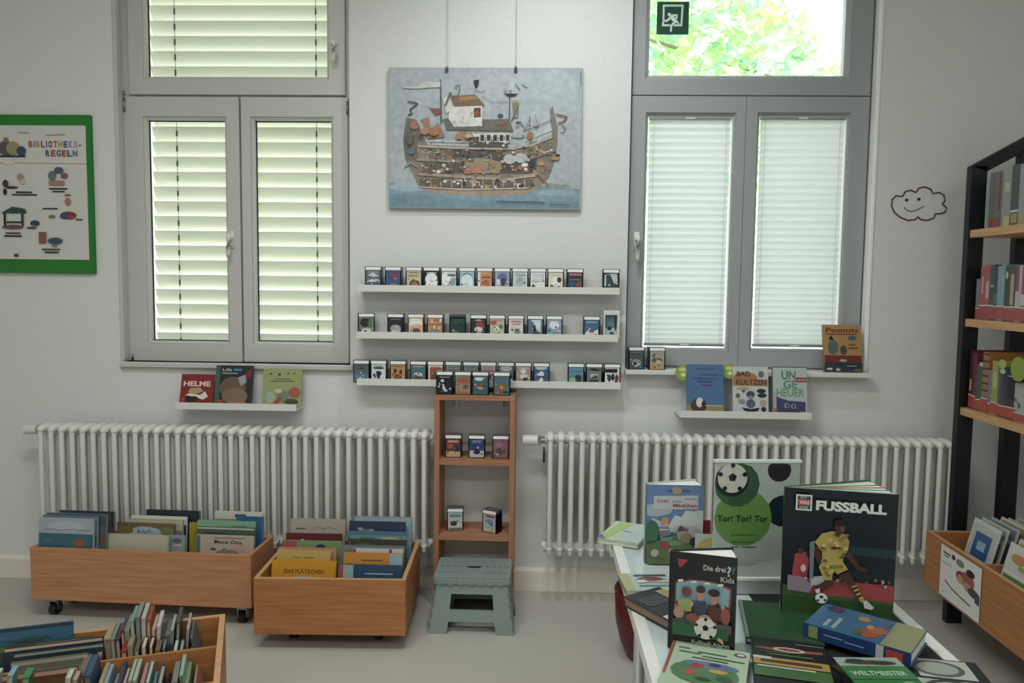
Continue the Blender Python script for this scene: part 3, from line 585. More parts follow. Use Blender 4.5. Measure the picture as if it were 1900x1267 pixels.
ledge_book(489, 561, 684, LZL, -.05, 8, .009, '969c6c', [('r', .3, .72, .72, .745, '55603c'), ('r', .2, .66, .82, .685, '55603c'), ('e', .2, .86, .03, .025, '2f3a24'), ('e', .42, .85, .04, .03, '2f3a24'), ('e', .65, .88, .02, .02, '2f3a24'), ('e', .8, .88, .02, .02, '2f3a24'), ('e', .82, .38, .16, .14, 'a9583a'), ('e', .2, .25, .12, .16, '9eb09a'), ('e', .52, .28, .16, .16, '6f8468'), ('p', [(.28, .12), (.45, .28), (.5, .2), (.36, .05)], 'a83c24'), ('e', .75, .14, .18, .08, '3f4c38'), ('e', .4, .42, .1, .06, 'c9b98e')], 'sage green picture book with faint title, right end of short left ledge', group='books on the short left ledge')
def green_disc(b, x, z, r):
    bm = bmesh.new(); n = 24; tube(bm, [(x, .012, z), (x, .0135, z)], r, n); d = bm_obj('round_tag', bm, mat('lime_tag', '8a9c3c', .35), b, Matrix()); d['label'] = 'round lime green tag'
    art('tag_print', [('e', .5, .7, .3, .12, 'c9d080'), ('e', .5, .38, .2, .16, 'b9c466'), ('e', .5, .36, .1, .08, 'e4e8a8')], 2*r, 2*r, d, T(x-r, .0119, z-r))
b = ledge_book(1274, 1342, 676, LZR, -.088, 10, .010, '3d6c9c', [('r', 0, 0, 1, 1, '3d6c9c'), ('r', 0, 0, 1, .19, '8f8a4e'), ('r', .22, .9, .75, .92, '2b4a78'), ('r', .4, .78, .85, .81, '4a3a74'), ('r', .15, .7, .85, .73, '2f4a80'), ('r', .3, .64, .7, .67, '2f4a80'), ('r', .4, .56, .68, .6, '5a3a74'), ('e', .32, .18, .22, .14, '4b2f28'), ('e', .35, .24, .1, .1, 'd8d2c8'), ('e', .46, .2, .06, .08, K_), ('r', .04, 0, .5, .07, '8a4a3a'), ('r', .5, .17, .98, .19, 'bdbb96')], 'plain blue book with lime tag and small dog shape, on short right ledge', group='books on the short right ledge')
green_disc(b, -.012, .18, .035)
b = ledge_book(1359, 1425, 680, LZR, -.088, 10, .008, 'bfc3c4', [('e', .35, .75, .36, .14, 'a86a34'), ('r', 0, .6, .98, .74, 'a86a34'), ('t', 'BAD', .12, .8, .1, .38, '2a2018', .02), ('t', 'KULTZEN', .1, .63, .1, .85, '3a2818', .02), ('e', .8, .84, .08, .07, '5c6870'), ('e', .8, .5, .13, .045, '161a1e'), ('e', .82, .41, .13, .045, '161a1e'), ('e', .5, .43, .12, .07, '3a3c52'), ('e', .5, .36, .06, .05, '8c86a4'), ('e', .5, .24, .13, .09, '4c5a6c'), ('e', .14, .4, .06, .05, '565e5c'), ('e', .3, .5, .04, .04, '3e4648'), ('p', [(.25, .16), (.5, .13), (.75, .16), (.7, .1), (.5, .05), (.32, .1)], '14181a'), ('p', [(.25, .06), (.5, .015), (.8, .07), (.5, .035)], '7e8488'), ('e', .86, .13, .07, .05, '1c2022'), ('e', .84, .26, .1, .06, 'aa9c94'), ('e', .25, .28, .1, .05, '848c88'), ('e', .3, .55, .2, .03, 'a6a274')], 'white cookbook-style cover with orange title and doodles, middle of short right ledge', group='books on the short right ledge')
green_disc(b, -.008, .19, .033)
ledge_book(1434, 1497, 680, LZR, -.088, 8, .02, 'b2bcbc', [('r', 0, 0, .12, .5, 'a4aab0'), ('r', 0, .98, 1, 1, '22262a'), ('t', 'UN', .25, .74, .17, .42, '4c8262', .03), ('t', 'GE', .3, .56, .16, .42, '5c9068', .03), ('t', 'HEUER', .1, .39, .16, .82, '6c9c70', .03), ('r', .68, .68, .98, .78, 'a6343c'), ('r', .72, .72, .94, .735, 'd8b8b8'), ('p', [(.1, .38), (.45, .3), (.95, .28), (.95, 0), (.1, 0)], '3e3a66'), ('e', .4, .2, .08, .05, '8d94a0'), ('e', .6, .19, .08, .05, '8d94a0'), ('e', .42, .2, .035, .03, K_), ('e', .6, .19, .035, .03, K_), ('r', .8, .02, .98, .08, '9ab0c4'), ('r', .02, 0, .12, .14, 'b0503c')], 'book titled UNGEHEUER with a purple monster, right end of short right ledge', group='books on the short right ledge', spine='7f868c')
# ---- on the sill of the right window
SZ = 1.0302
for (a, b_, c_, sh, ds) in ((1166, 1195, '46525c', [('e', .5, .35, .35, .2, '93999c'), ('e', .4, .3, .12, .1, K_), ('e', .65, .28, .12, .1, 'c2c6c4'), ('r', .15, .85, .85, .9, '252c34')], 'a dark slate figure card'), (1204, 1233, 'a3a89c', [('r', 0, 0, 1, .25, 'c09a4c'), ('e', .5, .5, .4, .14, '6e5c44'), ('e', .6, .42, .2, .1, 'c9b892'), ('p', [(.1, .75), (.4, .9), (.3, .6)], '5a6468')], 'a golden sand card')):
    M = T(WP(a, 665, -.062).x, -.062, SZ) @ RZ(9 if a < 1200 else 3); clear_case(M, c_, sh, ds, 'on the right window sill', 'clear cases on the right window sill')
zt = WP(1570, 603, -.02).z
leaning(WP(1529, 690, -.05).x, WP(1600, 600, -.03).x+.002, -.01, zt, SZ, 12, .013, 'a8814e', [('t', 'Peanuts', .07, .84, .1, .86, '6e2a28', .025), ('r', .08, .79, .88, .81, '5a2c1c'), ('r', .02, .18, .98, .35, '6c2022'), ('r', 0, 0, 1, .19, '1f3244'), ('e', .25, .52, .14, .16, '4d6660'), ('p', [(.14, .68), (.2, .78), (.28, .68)], '301418'), ('e', .52, .46, .09, .1, '3e4646'), ('e', .76, .72, .12, .05, '43606e'), ('r', .66, .56, .84, .59, '7c3a1c'), ('r', .64, .49, .9, .52, '7c3a1c'), ('e', .5, .24, .1, .03, 'a7a0a4'), ('r', .6, .12, .85, .135, 'a6b4ba'), ('e', .14, .06, .08, .025, 'b8c2c0'), ('e', .36, .05, .06, .03, 'a8b4b4'), ('e', .88, .04, .1, .03, '6a6a44')], 'ochre comic book with dark red title leaning at the right end of the window sill', spine='8a5a34')
# ---- painting, clips and wires
A = WP(721, 386, -.02); B = WP(1082, 126.5, -.02); pw, ph = B.x-A.x, B.z-A.z
pt = thing('painting', 'unframed blue-grey print of a crowded wooden ark hanging between the windows', 'picture', T(A.x, -.022, A.z))
box('board', 0, pw, 0, .008, 0, ph, mat('picture_board', '9aa3a6', .6), pt, M=Matrix())
Q = lambda l: [((740+x/4.873-722)/360, 1-(130+y/4.873-126.5)/260.5) for x, y in l]
def qe(x, y, rx, ry, c): u, v = Q([(x, y)])[0]; return ('e', u, v, rx/4.873/360, ry/4.873/260.5, c)
def qp(l, c): return ('p', Q(l), c)
def ql(l, wd, c): return ('l', Q(l), wd/4.873/360, c)
sh = [('r', 0, 0, 1, 1, 'a7b0b6'), qe(350, 350, 420, 330, 'a3adb4'), qe(1300, 250, 330, 300, 'abb6bd'),
 qp([(-85, 1020), (300, 1060), (900, 1100), (1280, 1050), (1655, 1065), (1655, 1245), (-85, 1245)], '7d99a8'), qp([(-85, 1120), (400, 1140), (700, 1180), (1655, 1180), (1655, 1245), (-85, 1245)], '6d909f'), qe(100, 1060, 180, 40, '9db3bf'), qe(1450, 1100, 180, 30, '8fa9b6'),
 qp([(1290, 1050), (1400, 1010), (1480, 1030), (1530, 1020), (1600, 1055), (1400, 1060)], '8d9492'),
 qp([(75, 430), (170, 450), (240, 620), (280, 690), (1000, 710), (1200, 680), (1380, 600), (1440, 520), (1450, 640), (1430, 800), (1380, 960), (1290, 1060), (1170, 1120), (800, 1140), (300, 1110), (190, 1060), (110, 900), (60, 800), (45, 640)], '8b7c6c'),
 qp([(75, 430), (170, 450), (250, 640), (170, 660), (190, 820), (70, 820), (45, 640)], '6f675f'), qp([(1370, 360), (1400, 320), (1450, 520), (1440, 760), (1380, 960), (1310, 1010), (1330, 800), (1400, 600)], '80766a'),
 qp([(200, 1060), (600, 1075), (1180, 1065), (1290, 1040), (1170, 1120), (800, 1140), (300, 1110)], 'a3907c')]
rr = random.Random(11)
pal = ['c9c2b4', '4f4640', 'dcd8ce', '7a6550', 'b98a58', '35322f', '9d9482', 'a96b42', 'e4e0d6', '5e6e78']
for (xa_, xb_, ya, yb, n) in ((270, 500, 710, 800, 12), (500, 950, 720, 930, 34), (950, 1260, 760, 930, 22), (230, 500, 840, 930, 14), (200, 1230, 985, 1060, 46), (1190, 1400, 640, 760, 14), (650, 1000, 570, 690, 14)):
    sh.append(qp([(xa_, ya), (xb_, ya), (xb_, yb), (xa_, yb)], rr.choice(['5a5048', '776a5c', '6a6056'])))
    for i in range(n):
        x, y = rr.uniform(xa_, xb_), rr.uniform(ya, yb); s_ = rr.uniform(8, 26); c = rr.choice(pal)
        sh.append(qe(x, y, s_, s_*rr.uniform(.5, 1), c) if rr.random() < .5 else qp([(x-s_, y-s_*.5), (x+s_*.6, y-s_*.7), (x+s_, y+s_*.4), (x-s_*.5, y+s_*.6)], c))
sh += [qp([(600, 800), (800, 790), (940, 830), (930, 930), (620, 930)], '9c8468'), qe(640, 920, 40, 20, 'b46a4a'), qe(730, 900, 45, 25, 'b9764c'), qe(1020, 800, 60, 45, 'b9bcbe'), qe(1120, 790, 60, 45, 'b2b6b8'), qe(1220, 840, 30, 30, '3b4452'), qe(1300, 840, 30, 20, 'b98840')]
for (l, wd, c) in (([(190, 690), (560, 705), (1000, 712), (1200, 680), (1400, 600)], 18, 'b0a390'), ([(170, 810), (500, 825)], 22, '96897a'), ([(190, 940), (600, 965), (1000, 985), (1270, 930)], 26, 'a5917c'), ([(200, 1058), (600, 1078), (1200, 1060)], 8, 'd0c6b4'), ([(1000, 985), (1260, 950)], 10, 'c0b4a0'), ([(1200, 800), (1430, 720)], 18, '7d746c'), ([(280, 640), (640, 650)], 8, 'd8d4c8'), ([(280, 670), (640, 680)], 6, 'cfc8b8')): sh.append(ql(l, wd, c))
for i in range(10): sh.append(ql([(300+i*95, 985), (302+i*95, 1068)], 9, 'b8aa96'))
sh += [qp([(400, 450), (480, 430), (510, 540), (1050, 550), (1000, 440), (770, 450), (770, 505), (500, 520)], '6e655c'), qp([(440, 540), (1050, 550), (1010, 445), (420, 445)], '6d645b'),
 qp([(490, 330), (765, 325), (765, 505), (510, 515), (460, 440), (470, 350)], 'd6d4ca'), qp([(480, 235), (700, 225), (790, 320), (520, 335)], '7a6247'), qp([(560, 250), (690, 235), (740, 260), (570, 280)], 'a97c44'), qp([(690, 345), (750, 342), (752, 425), (692, 430)], '5b3428'), qe(720, 390, 22, 28, 'a2452f'),
 qp([(410, 260), (470, 240), (500, 340), (440, 400)], 'cfcdc4'), qp([(420, 330), (470, 200), (490, 210), (440, 330)], '6a6058'), ql([(385, 90), (392, 300), (395, 490)], 9, '3c3a3a'), qp([(30, 150), (150, 160), (240, 120), (385, 110), (385, 160), (260, 165), (180, 175), (60, 170)], 'b9bdb2'),
 ql([(540, 230), (560, 190), (560, 150), (530, 140), (520, 165), (540, 175)], 6, '4a4846'), qp([(685, 100), (735, 90), (725, 150), (705, 170), (690, 130)], '20242a'), ql([(690, 190), (760, 200), (790, 190)], 4, '4a4e50'), ql([(770, 240), (850, 290), (1000, 290)], 4, '70787c'),
 ql([(1060, 130), (1105, 180)], 6, '2a2e34'), ql([(1120, 135), (1170, 165)], 6, '2a2e34'), qp([(955, 215), (1085, 215), (1060, 235), (1000, 240)], '22262a'), ql([(1012, 230), (1010, 460)], 7, '3c3e3e'), ql([(960, 180), (975, 205), (990, 180)], 4, '3c4044'), ql([(1005, 180), (1015, 205), (1030, 180)], 4, '3c4044'),
 qe(1065, 290, 34, 18, 'b08a4c'), qp([(1040, 300), (1095, 300), (1090, 430), (1050, 430)], '7c8464'), ql([(1030, 460), (1090, 330)], 9, '5a5248'), qe(930, 410, 26, 16, '2f5478'), qp([(895, 490), (970, 485), (960, 515), (910, 515)], '8a4238'),
 qp([(270, 620), (230, 470), (200, 450), (280, 430), (300, 540), (370, 480), (430, 600), (400, 610)], 'a4744c'), qe(150, 500, 40, 40, '9c6a48'), qe(590, 600, 70, 45, 'a5804e'), ql([(90, 290), (150, 300), (180, 310), (110, 360), (130, 400), (90, 410)], 14, '55504e'), qp([(250, 320), (300, 350), (380, 350), (390, 395), (340, 410), (300, 360)], '8c4a3c'),
 qp([(640, 575), (1010, 565), (1010, 600), (640, 605)], 'cfcabc')]
for i in range(5): sh.append(qp([(740+i*58, 575), (790+i*58, 575), (790+i*58, 650), (740+i*58, 650)], 'd2cec2')); sh.append(qp([(750+i*58, 585), (784+i*58, 585), (784+i*58, 640), (750+i*58, 640)], '3d3b38'))
sh += [ql([(1130, 550), (1220, 520), (1390, 450)], 6, '55504a'), ql([(1110, 460), (1160, 540)], 8, '8a6f58'), ql([(1195, 410), (1195, 520)], 8, '8a6f58'), ql([(1250, 590), (1400, 530)], 8, 'd0ccc0'), qe(1200, 590, 30, 34, 'a8663c'), qe(1090, 590, 60, 22, 'a4a6a4'), ql([(1430, 400), (1490, 410), (1530, 420), (1500, 460), (1450, 480)], 12, '9a3e34'), ql([(1480, 490), (1515, 520), (1500, 565), (1470, 560)], 6, '3a3634'), qe(120, 740, 30, 22, '4c7488'), ql([(60, 880), (120, 840), (190, 880)], 16, '8d8882'), qe(1430, 790, 40, 20, 'a5803c'), qe(1450, 765, 22, 12, '22262a'), ql([(1270, 940), (1330, 1000), (1370, 1030)], 10, '8a3a38'), ql([(900, 1183), (1335, 1190)], 9, '3d5f70'), ql([(1385, 1208), (1570, 1210)], 5, '3d5f70'), ql([(1645, 20), (1645, 140)], 5, '3c4a52')]
# keep only what lies on the board
for i in range(150):
    x, y = rr.uniform(130, 1400), rr.uniform(560, 1060)
    if y > 950 and (x < 220 or x > 1250): continue
    if x < 200 and y < 700: continue
    L = rr.uniform(8, 40); a_ = rr.choice([0, .1, 1.5, rr.uniform(0, 3)]); sh.append(ql([(x, y), (x+L*math.cos(a_), y+L*math.sin(a_))], rr.uniform(3, 6), rr.choice(['2e2a28', 'd8d4c8', '4a4038', 'c0b8a8', '3a3230'])))
for i in range(60):
    x, y = rr.uniform(230, 1380), rr.uniform(700, 1060); q_ = rr.uniform(5, 14); sh.append(qe(x, y, q_, q_*.8, rr.choice(['b9824c', 'e0ddd2', '5a6c78', 'a2603c', 'ccc6b8', '2c2a2c', '8a7a50'])))
for i in range(26):
    x = 480+rr.uniform(0, 260); y = 340+rr.uniform(0, 160); sh.append(ql([(x, y), (x+rr.uniform(-14, 14), y+rr.uniform(4, 16))], 4, rr.choice(['6a6860', '9a8c50', '4c4c4c'])))
for (x0_, y0_, n_, c_) in ((500, 240, 16, '5f4c38'), (430, 460, 26, '564e48'), (800, 470, 18, '5a524a'), (90, 560, 18, '5c5650')):
    for i in range(n_): x = x0_+rr.uniform(0, 230 if y0_ < 500 else 90); y = y0_+rr.uniform(0, 80); sh.append(ql([(x, y), (x+rr.uniform(6, 18), y+rr.uniform(2, 12))], 4, rr.choice([c_, '8c7c68', 'a08c70'])))
sh += [qe(640, 600, 26, 20, 'c0a078'), qe(250, 560, 40, 30, 'b07c50'), qe(330, 560, 50, 40, 'a87448'), qe(110, 620, 30, 60, '645c54'), qe(1090, 480, 24, 14, '44545c'), qe(1255, 470, 20, 40, 'a8a8a0'), ql([(1240, 400), (1270, 520)], 5, '6c6c68'), ql([(1300, 300), (1350, 310)], 3, '787c80'), ql([(1200, 430), (1160, 520), (1200, 500), (1240, 520)], 5, '7c6450')]
art('print', clampshapes(sh), pw, ph, pt, Matrix(), PRINTW, eps=.00003)
for px_ in (829, 957):
    c = WP(px_, 128, -.024); cl = thing('picture_wire', 'thin hanging wire with a dark clip at the %s of the ark picture' % ('left' if px_ < 900 else 'right'), 'picture wire', T(c.x, -.012, c.z), 'picture wires')
    bm = bmesh.new(); tube(bm, [(c.x, -.012, c.z), (c.x, -.006, 3.1)], .0011, 6); under(cl, bm_obj('wire', bm, mat('wire', 'b4b6ba', .4)))
    bm = bmesh.new(); bx(bm, c.x-.005, c.x+.005, -.032, -.008, c.z-.006, c.z+.004); bx(bm, c.x-.007, c.x+.007, -.031, -.0235, c.z-.014, c.z); tube(bm, [(c.x-.004, -.02, c.z+.012), (c.x, -.018, c.z+.003), (c.x+.004, -.02, c.z+.012)], .002, 6); under(cl, bm_obj('clip', bm, mat('clip_black', '1c1c1e', .4)))
# ---- green notice board on the left
A = WP(176, 508, -.02); B = WP(172, 213, -.02); bw = 1.05; bh = B.z-A.z
nb = thing('notice_board', 'green-edged library rules poster on the wall at far left', 'poster', T(A.x-bw, -.02, A.z))
box('backing', 0, bw, 0, .018, 0, bh, mat('green_felt', '2d7a36', .9, bump=.3), nb, bevel=.003, M=Matrix())
sx_ = WP(162, 360, -.022).x-(A.x-bw); s0 = PZ(160, 482, -.022)-A.z; s1 = PZ(160, 233, -.022)-A.z; sw = sx_-.09
L0 = WP(0, 360, -.022).x-(A.x-bw)-.09
U = lambda x: (L0+(x/3.958)/162*(sx_-.09-L0))/sw; VV = lambda y: 1-(y-132)/(1118-132)
sh = [('r', 0, 0, 1, 1, 'd3cfc9'), ('l', [(0, VV(405)), (1, VV(410))], .004, 'b08a6a')]
cols = ['b0402c', '2c5a90', 'b88a2c', '8a3a34', '2f6a9c', '3c3c44', 'b0402c', 'b88a2c', '2c5a90', '8c7a80', '9aa0a4']
x = 222
for i, ch in enumerate('BIBLIOTHEKS-'):
    sh.append(('t', ch, U(x), VV(290), .045, (U(29 if ch not in 'I-' else (9 if ch == 'I' else 20))-U(0)), cols[i % 11], .04)); x += 37 if ch != 'I' else 17
for i, ch in enumerate('REGELN'):
    x = 345+i*40; sh.append(('t', ch, U(x), VV(356), .045, U(34)-U(0), ['2f5a80', 'b04030', '2f6a80', 'b83a2c', '2f5a80', '3a6a8a'][i], .04))
def ub(x, y, w2, h2, c): return ('e', U(x), VV(y), (U(w2)-U(0)), h2/986, c)
sh += [('l', [(U(355), VV(205)), (U(495), VV(198))], .003, '77706a'), ('l', [(U(150), VV(185)), (U(230), VV(188))], .003, '88827c'), ub(60, 300, 60, 55, '5a5650'), ub(110, 300, 50, 50, '9a9460'), ub(170, 320, 35, 35, '2c4c78'), ub(60, 240, 18, 20, '8a7060'), ('r', U(0), VV(365), U(200), VV(352), '33302e'),
 ub(75, 405, 40, 12, 'e0d8cc'), ub(155, 510, 25, 25, 'b08878'), ub(170, 545, 20, 20, 'c9b8b0'), ub(45, 560, 22, 28, '5b2f28'), ub(40, 620, 14, 25, '2e2422'), ub(90, 588, 45, 10, '3c2c2c'), ('r', U(120), VV(628), U(240), VV(617), K_), ('r', U(90), VV(646), U(275), VV(636), K_),
 ub(390, 500, 30, 35, '5f7a70'), ub(440, 460, 35, 25, '46587a'), ub(480, 500, 28, 22, '8c5a4c'), ('r', U(365), VV(570), U(480), VV(535), 'a67a68'), ('r', U(365), VV(600), U(500), VV(590), K_), ('r', U(390), VV(620), U(480), VV(611), K_),
 ub(500, 690, 22, 30, 'b06a6a'), ub(500, 640, 25, 8, '8a6a4a'), ('r', U(312), VV(746), U(425), VV(737), K_), ub(500, 790, 60, 28, '6a3a44'), ub(470, 800, 30, 18, '2c4c7c'), ub(520, 805, 24, 15, 'a83434'), ub(380, 800, 25, 12, '7a706a'), ub(580, 820, 30, 6, '5a5450'),
 ('p', [(U(5), VV(778)), (U(90), VV(730)), (U(185), VV(745)), (U(195), VV(778))], '2f4a48'), ('r', U(25), VV(870), U(42), VV(778), '2c2a2a'), ('r', U(155), VV(870), U(172), VV(778), '2c2a2a'), ('r', U(40), VV(850), U(160), VV(838), '33302e'), ub(90, 880, 80, 16, '6e4852'), ub(255, 850, 35, 20, '2f4a5c'), ub(230, 885, 40, 8, '5a4444'), ('r', U(35), VV(930), U(145), VV(921), K_), ('r', U(25), VV(952), U(155), VV(941), K_),
 ('r', U(280), VV(1000), U(335), VV(915), '8a5a40'), ub(400, 980, 55, 25, '2f5a68'), ub(395, 1015, 22, 10, '8a7468'), ('r', U(300), VV(1048), U(435), VV(1039), K_), ('r', U(320), VV(1070), U(425), VV(1060), K_), ub(110, 1090, 18, 12, '4c4642')]
art('rules_sheet', sh, sw, s1-s0, nb, T(.09, -.0005, s0), PRINT)
# ---- cloud drawn on the wall
cp = [(1285, 955), (1288, 925), (1305, 908), (1335, 912), (1350, 888), (1375, 882), (1398, 893), (1412, 872), (1440, 867), (1468, 878), (1478, 898), (1505, 892), (1528, 905), (1533, 930), (1520, 945), (1541, 965), (1532, 985), (1505, 992), (1490, 990), (1480, 1012), (1450, 1022), (1420, 1018), (1408, 1005), (1395, 1018), (1360, 1022), (1325, 1008), (1298, 985), (1285, 955)]
cw = [WP(1140+x/2.5, y/2.5, -.001) for x, y in cp]
cl = thing('cloud_drawing', 'smiling dark red cloud outline on the wall right of the right window', 'wall drawing', T(cw[0].x, 0, cw[0].z))
def strip(bm, pts, r):
    tube(bm, [(p.x, -.0015, p.z) for p in pts], r, 6)
sm_ = []
for i in range(len(cw)-1):
    a, b_ = cw[i], cw[i+1]; sm_ += [a, a.lerp(b_, .5)]
sm_.append(cw[-1])
bm = bmesh.new(); strip(bm, sm_, .003); under(cl, bm_obj('outline', bm, mat('cloud_red', '5a2624', .8)))
bm = bmesh.new(); strip(bm, [WP(1140+x/2.5, y/2.5) for x, y in ((1343, 962), (1355, 975), (1375, 981), (1400, 975), (1420, 965), (1435, 955))], .0016); under(cl, bm_obj('mouth', bm, mat('cloud_black', '332a2a', .8)))
for x, y in ((1355, 928), (1412, 924)):
    p = WP(1140+x/2.5, y/2.5); bm = bmesh.new(); tube(bm, [(p.x, -.002, p.z), (p.x, 0, p.z)], .007, 10); under(cl, bm_obj('eye', bm, mat('cloud_black', '332a2a', .8)))
# ================================================================ TOWER SHELF
tx0, tx1 = WP(806, 860, -.2).x, WP(955, 860, -.2).x; tz = WP(880, 735, -.2).z+.004; td = -.21
tw = thing('tower_shelf', 'narrow tall beech open shelf standing between the two radiators', 'shelf', T((tx0+tx1)/2, -.1, 0))
for a, b_ in ((tx0, tx0+.022), (tx1-.022, tx1)): under(tw, box('side_panel', a, b_, td, -.012, .0, tz-.022, TOWERM, bevel=.001))
under(tw, box('top_board', tx0, tx1, td, -.012, tz-.021, tz, TOWERH, bevel=.001))
TZ = []
for py in (854, 994):
    z = WP(880, py, td).z; TZ.append(z); under(tw, box('shelf_board', tx0+.0221, tx1-.0221, td+.002, -.012, z-.022, z, TOWERH))
under(tw, box('shelf_board', tx0+.0221, tx1-.0221, td+.002, -.012, .06, .082, TOWERH))
for px_ in (848, 930):
    x = WP(px_, 745, -.03).x; under(tw, box('bracket', x-.008, x+.008, -.03, -.002, tz-.08, tz-.022, WHITE))
TOP4 = [(811, 839, '16172a', [('p', [(.35, .55), (.5, .5), (.55, .3), (.75, .15), (.5, .12), (.35, .3)], 'cfd6da'), ('e', .35, .72, .12, .08, 'd8d8d8')], 'a white moon on midnight blue'),
 (845, 873, '8f8468', [('r', .1, .6, .9, .85, 'a8502c'), ('e', .4, .35, .3, .12, 'b08a44'), ('e', .7, .4, .2, .12, '6a4a3c'), ('r', .05, .05, .9, .12, 'b4543c')], 'a striped orange card'),
 (877, 906, '2f6470', [('e', .4, .84, .3, .1, 'dfe2dc'), ('p', [(.2, .4), (.5, .25), (.85, .4), (.6, .5)], 'd8906c'), ('e', .5, .44, .2, .05, 'a83c34'), ('e', .6, .55, .12, .08, '4f7c3c')], 'an orange boat shape on teal'),
 (917, 945, '3f7488', [('e', .5, .42, .34, .25, '8a5a38'), ('e', .5, .4, .14, .1, 'c08a5a'), ('e', .4, .12, .14, .12, 'a03430'), ('e', .75, .15, .2, .06, '1c2c34')], 'a brown bear shape on blue')]
caserow(TOP4, -.195, tz+.0003, 700, 'on the tower top', 'clear cases on top of the tower shelf')
caserow([(827, 855, '6a2c26', [('r', .1, .8, .9, .88, 'd8a090'), ('e', .3, .6, .2, .14, 'b04a30'), ('e', .75, .5, .22, .18, '24304c'), ('r', 0, 0, 1, .3, 'b8a47a'), ('e', .4, .2, .2, .12, 'c9ac6a')], 'a red and dark adventure card'),
 (870, 899, '1f3c7c', [('r', 0, 0, 1, .38, 'b4bcbc'), ('e', .5, .3, .25, .14, '2c2022'), ('l', [(.2, .8), (.5, .86), (.8, .8)], .04, 'a8b4c4')], 'a royal blue card'),
 (915, 943, '8a5a72', [('e', .4, .7, .25, .12, 'a06a84'), ('e', .5, .35, .35, .2, '5c3f4a'), ('r', .1, .1, .9, .2, '7c7074')], 'a dusky pink card')], -.165, TZ[0]+.0003, 830, 'on the tower shelf', 'clear cases on the middle board of the tower shelf')
caserow([(830, 859, 'b3c2bc', [('r', .1, .72, .9, .86, '4f8a96'), ('e', .4, .38, .25, .14, '22302e'), ('e', .75, .3, .15, .1, 'd8d4c4'), ('r', .05, .02, .95, .12, '7a5a50')], 'a pale blue-green card, turned slightly', 5),
 (896, 925, '9fb8c4', [('r', .25, .82, .9, .95, 'b03038'), ('e', .5, .6, .35, .14, '6f96b0'), ('e', .3, .15, .22, .14, 'c9bc8c'), ('e', .75, .15, .2, .16, 'b8b060')], 'a light blue card, turned left', -28)], -.15, TZ[1]+.0003, 967, 'low on the tower shelf', 'clear cases on the lower board of the tower shelf')
# ================================================================ STEP STOOL
Zt = .225; cx = -.248
st = thing('step_stool', 'folding grey-green plastic step stool standing in front of the tower shelf', 'step stool', T(cx, -.34, 0))
yf, yb_ = -.475, -.222   # feet front / back
def rrect(x0, x1, y0_, y1_, r, n=4):
    out = []
    for (cx_, cy_, a0) in ((x1-r, y1_-r, 0), (x0+r, y1_-r, 90), (x0+r, y0_+r, 180), (x1-r, y0_+r, 270)):
        for i in range(n+1):
            a = math.radians(a0+90*i/n); out.append((cx_+r*math.cos(a), cy_+r*math.sin(a)))
    return out
bm = bmesh.new(); prism(bm, rrect(cx-.155, cx+.153, -.445, -.225, .012), Zt-.006, Zt, 2); prism(bm, rrect(cx-.157, cx+.155, -.448, -.222, .013), Zt-.03, Zt-.0062, 2)
for i in range(7): bx(bm, cx-.135+i*.04, cx-.115+i*.04, -.4505, -.447, Zt-.033, Zt-.012)
under(st, bm_obj('top_plate', bm, STOOLM, bevel=.002))
bm = bmesh.new()
for i in range(4):
    for j in range(2):
        for s_ in (-1, 1):
            x = cx+s_*(.055+i*.027); bx(bm, x-.008, x+.008, -.40+j*.07, -.393+j*.07, Zt, Zt+.0015)
rr = random.Random(5)
for i in range(90):
    x, y = rr.uniform(cx-.14, cx+.14), rr.uniform(-.43, -.235)
    if abs(x-cx) < .045 and abs(y+.33) < .03: continue
    bx(bm, x-.002, x+.002, y-.002, y+.002, Zt, Zt+.001)
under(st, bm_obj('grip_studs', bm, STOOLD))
bm = bmesh.new(); prism(bm, [(cx-.036, -.325), (cx+.036, -.325), (cx+.02, -.343), (cx-.02, -.343)], Zt, Zt+.0008, 2); under(st, bm_obj('handle_slot', bm, DARK))
def trap_panel(name, ytop, ybot, sgn):
    H_ = Zt-.03; bm = bmesh.new()
    def P(u, z): # u -1..1 half width fraction
        hw = .172-(.172-.142)*z/H_; return (cx+u*hw, ybot+(ytop-ybot)*z/H_, z)
    def quad(a, b_, c, d_):
        f = [bm.verts.new(P(*q)) for q in (a, b_, c, d_)]; g_ = [bm.verts.new((v.co.x, v.co.y+sgn*.012, v.co.z)) for v in f]
        bm.faces.new(f); bm.faces.new(g_[::-1])
        for i in range(4): j = (i+1) % 4; bm.faces.new((f[i], g_[i], g_[j], f[j]))
    w0 = .56; z1, z2, z3 = .048, .092, .155
    quad((-1, 0), (-.58, 0), (-.56, z1), (-1, z1)); quad((.58, 0), (1, 0), (1, z1), (.56, z1))
    quad((-1, z1), (1, z1), (1, z2), (-1, z2)); quad((-1, z2), (-w0, z2), (-w0, z3), (-1, z3)); quad((w0, z2), (1, z2), (1, z3), (w0, z3)); quad((-1, z3), (1, z3), (1, H_), (-1, H_))
    bmesh.ops.remove_doubles(bm, verts=bm.verts, dist=1e-5)
    o = bm_obj(name, bm, STOOLM); return under(st, o)
trap_panel('front_leg', -.44, yf, 1); trap_panel('back_leg', -.24, yb_, -1)
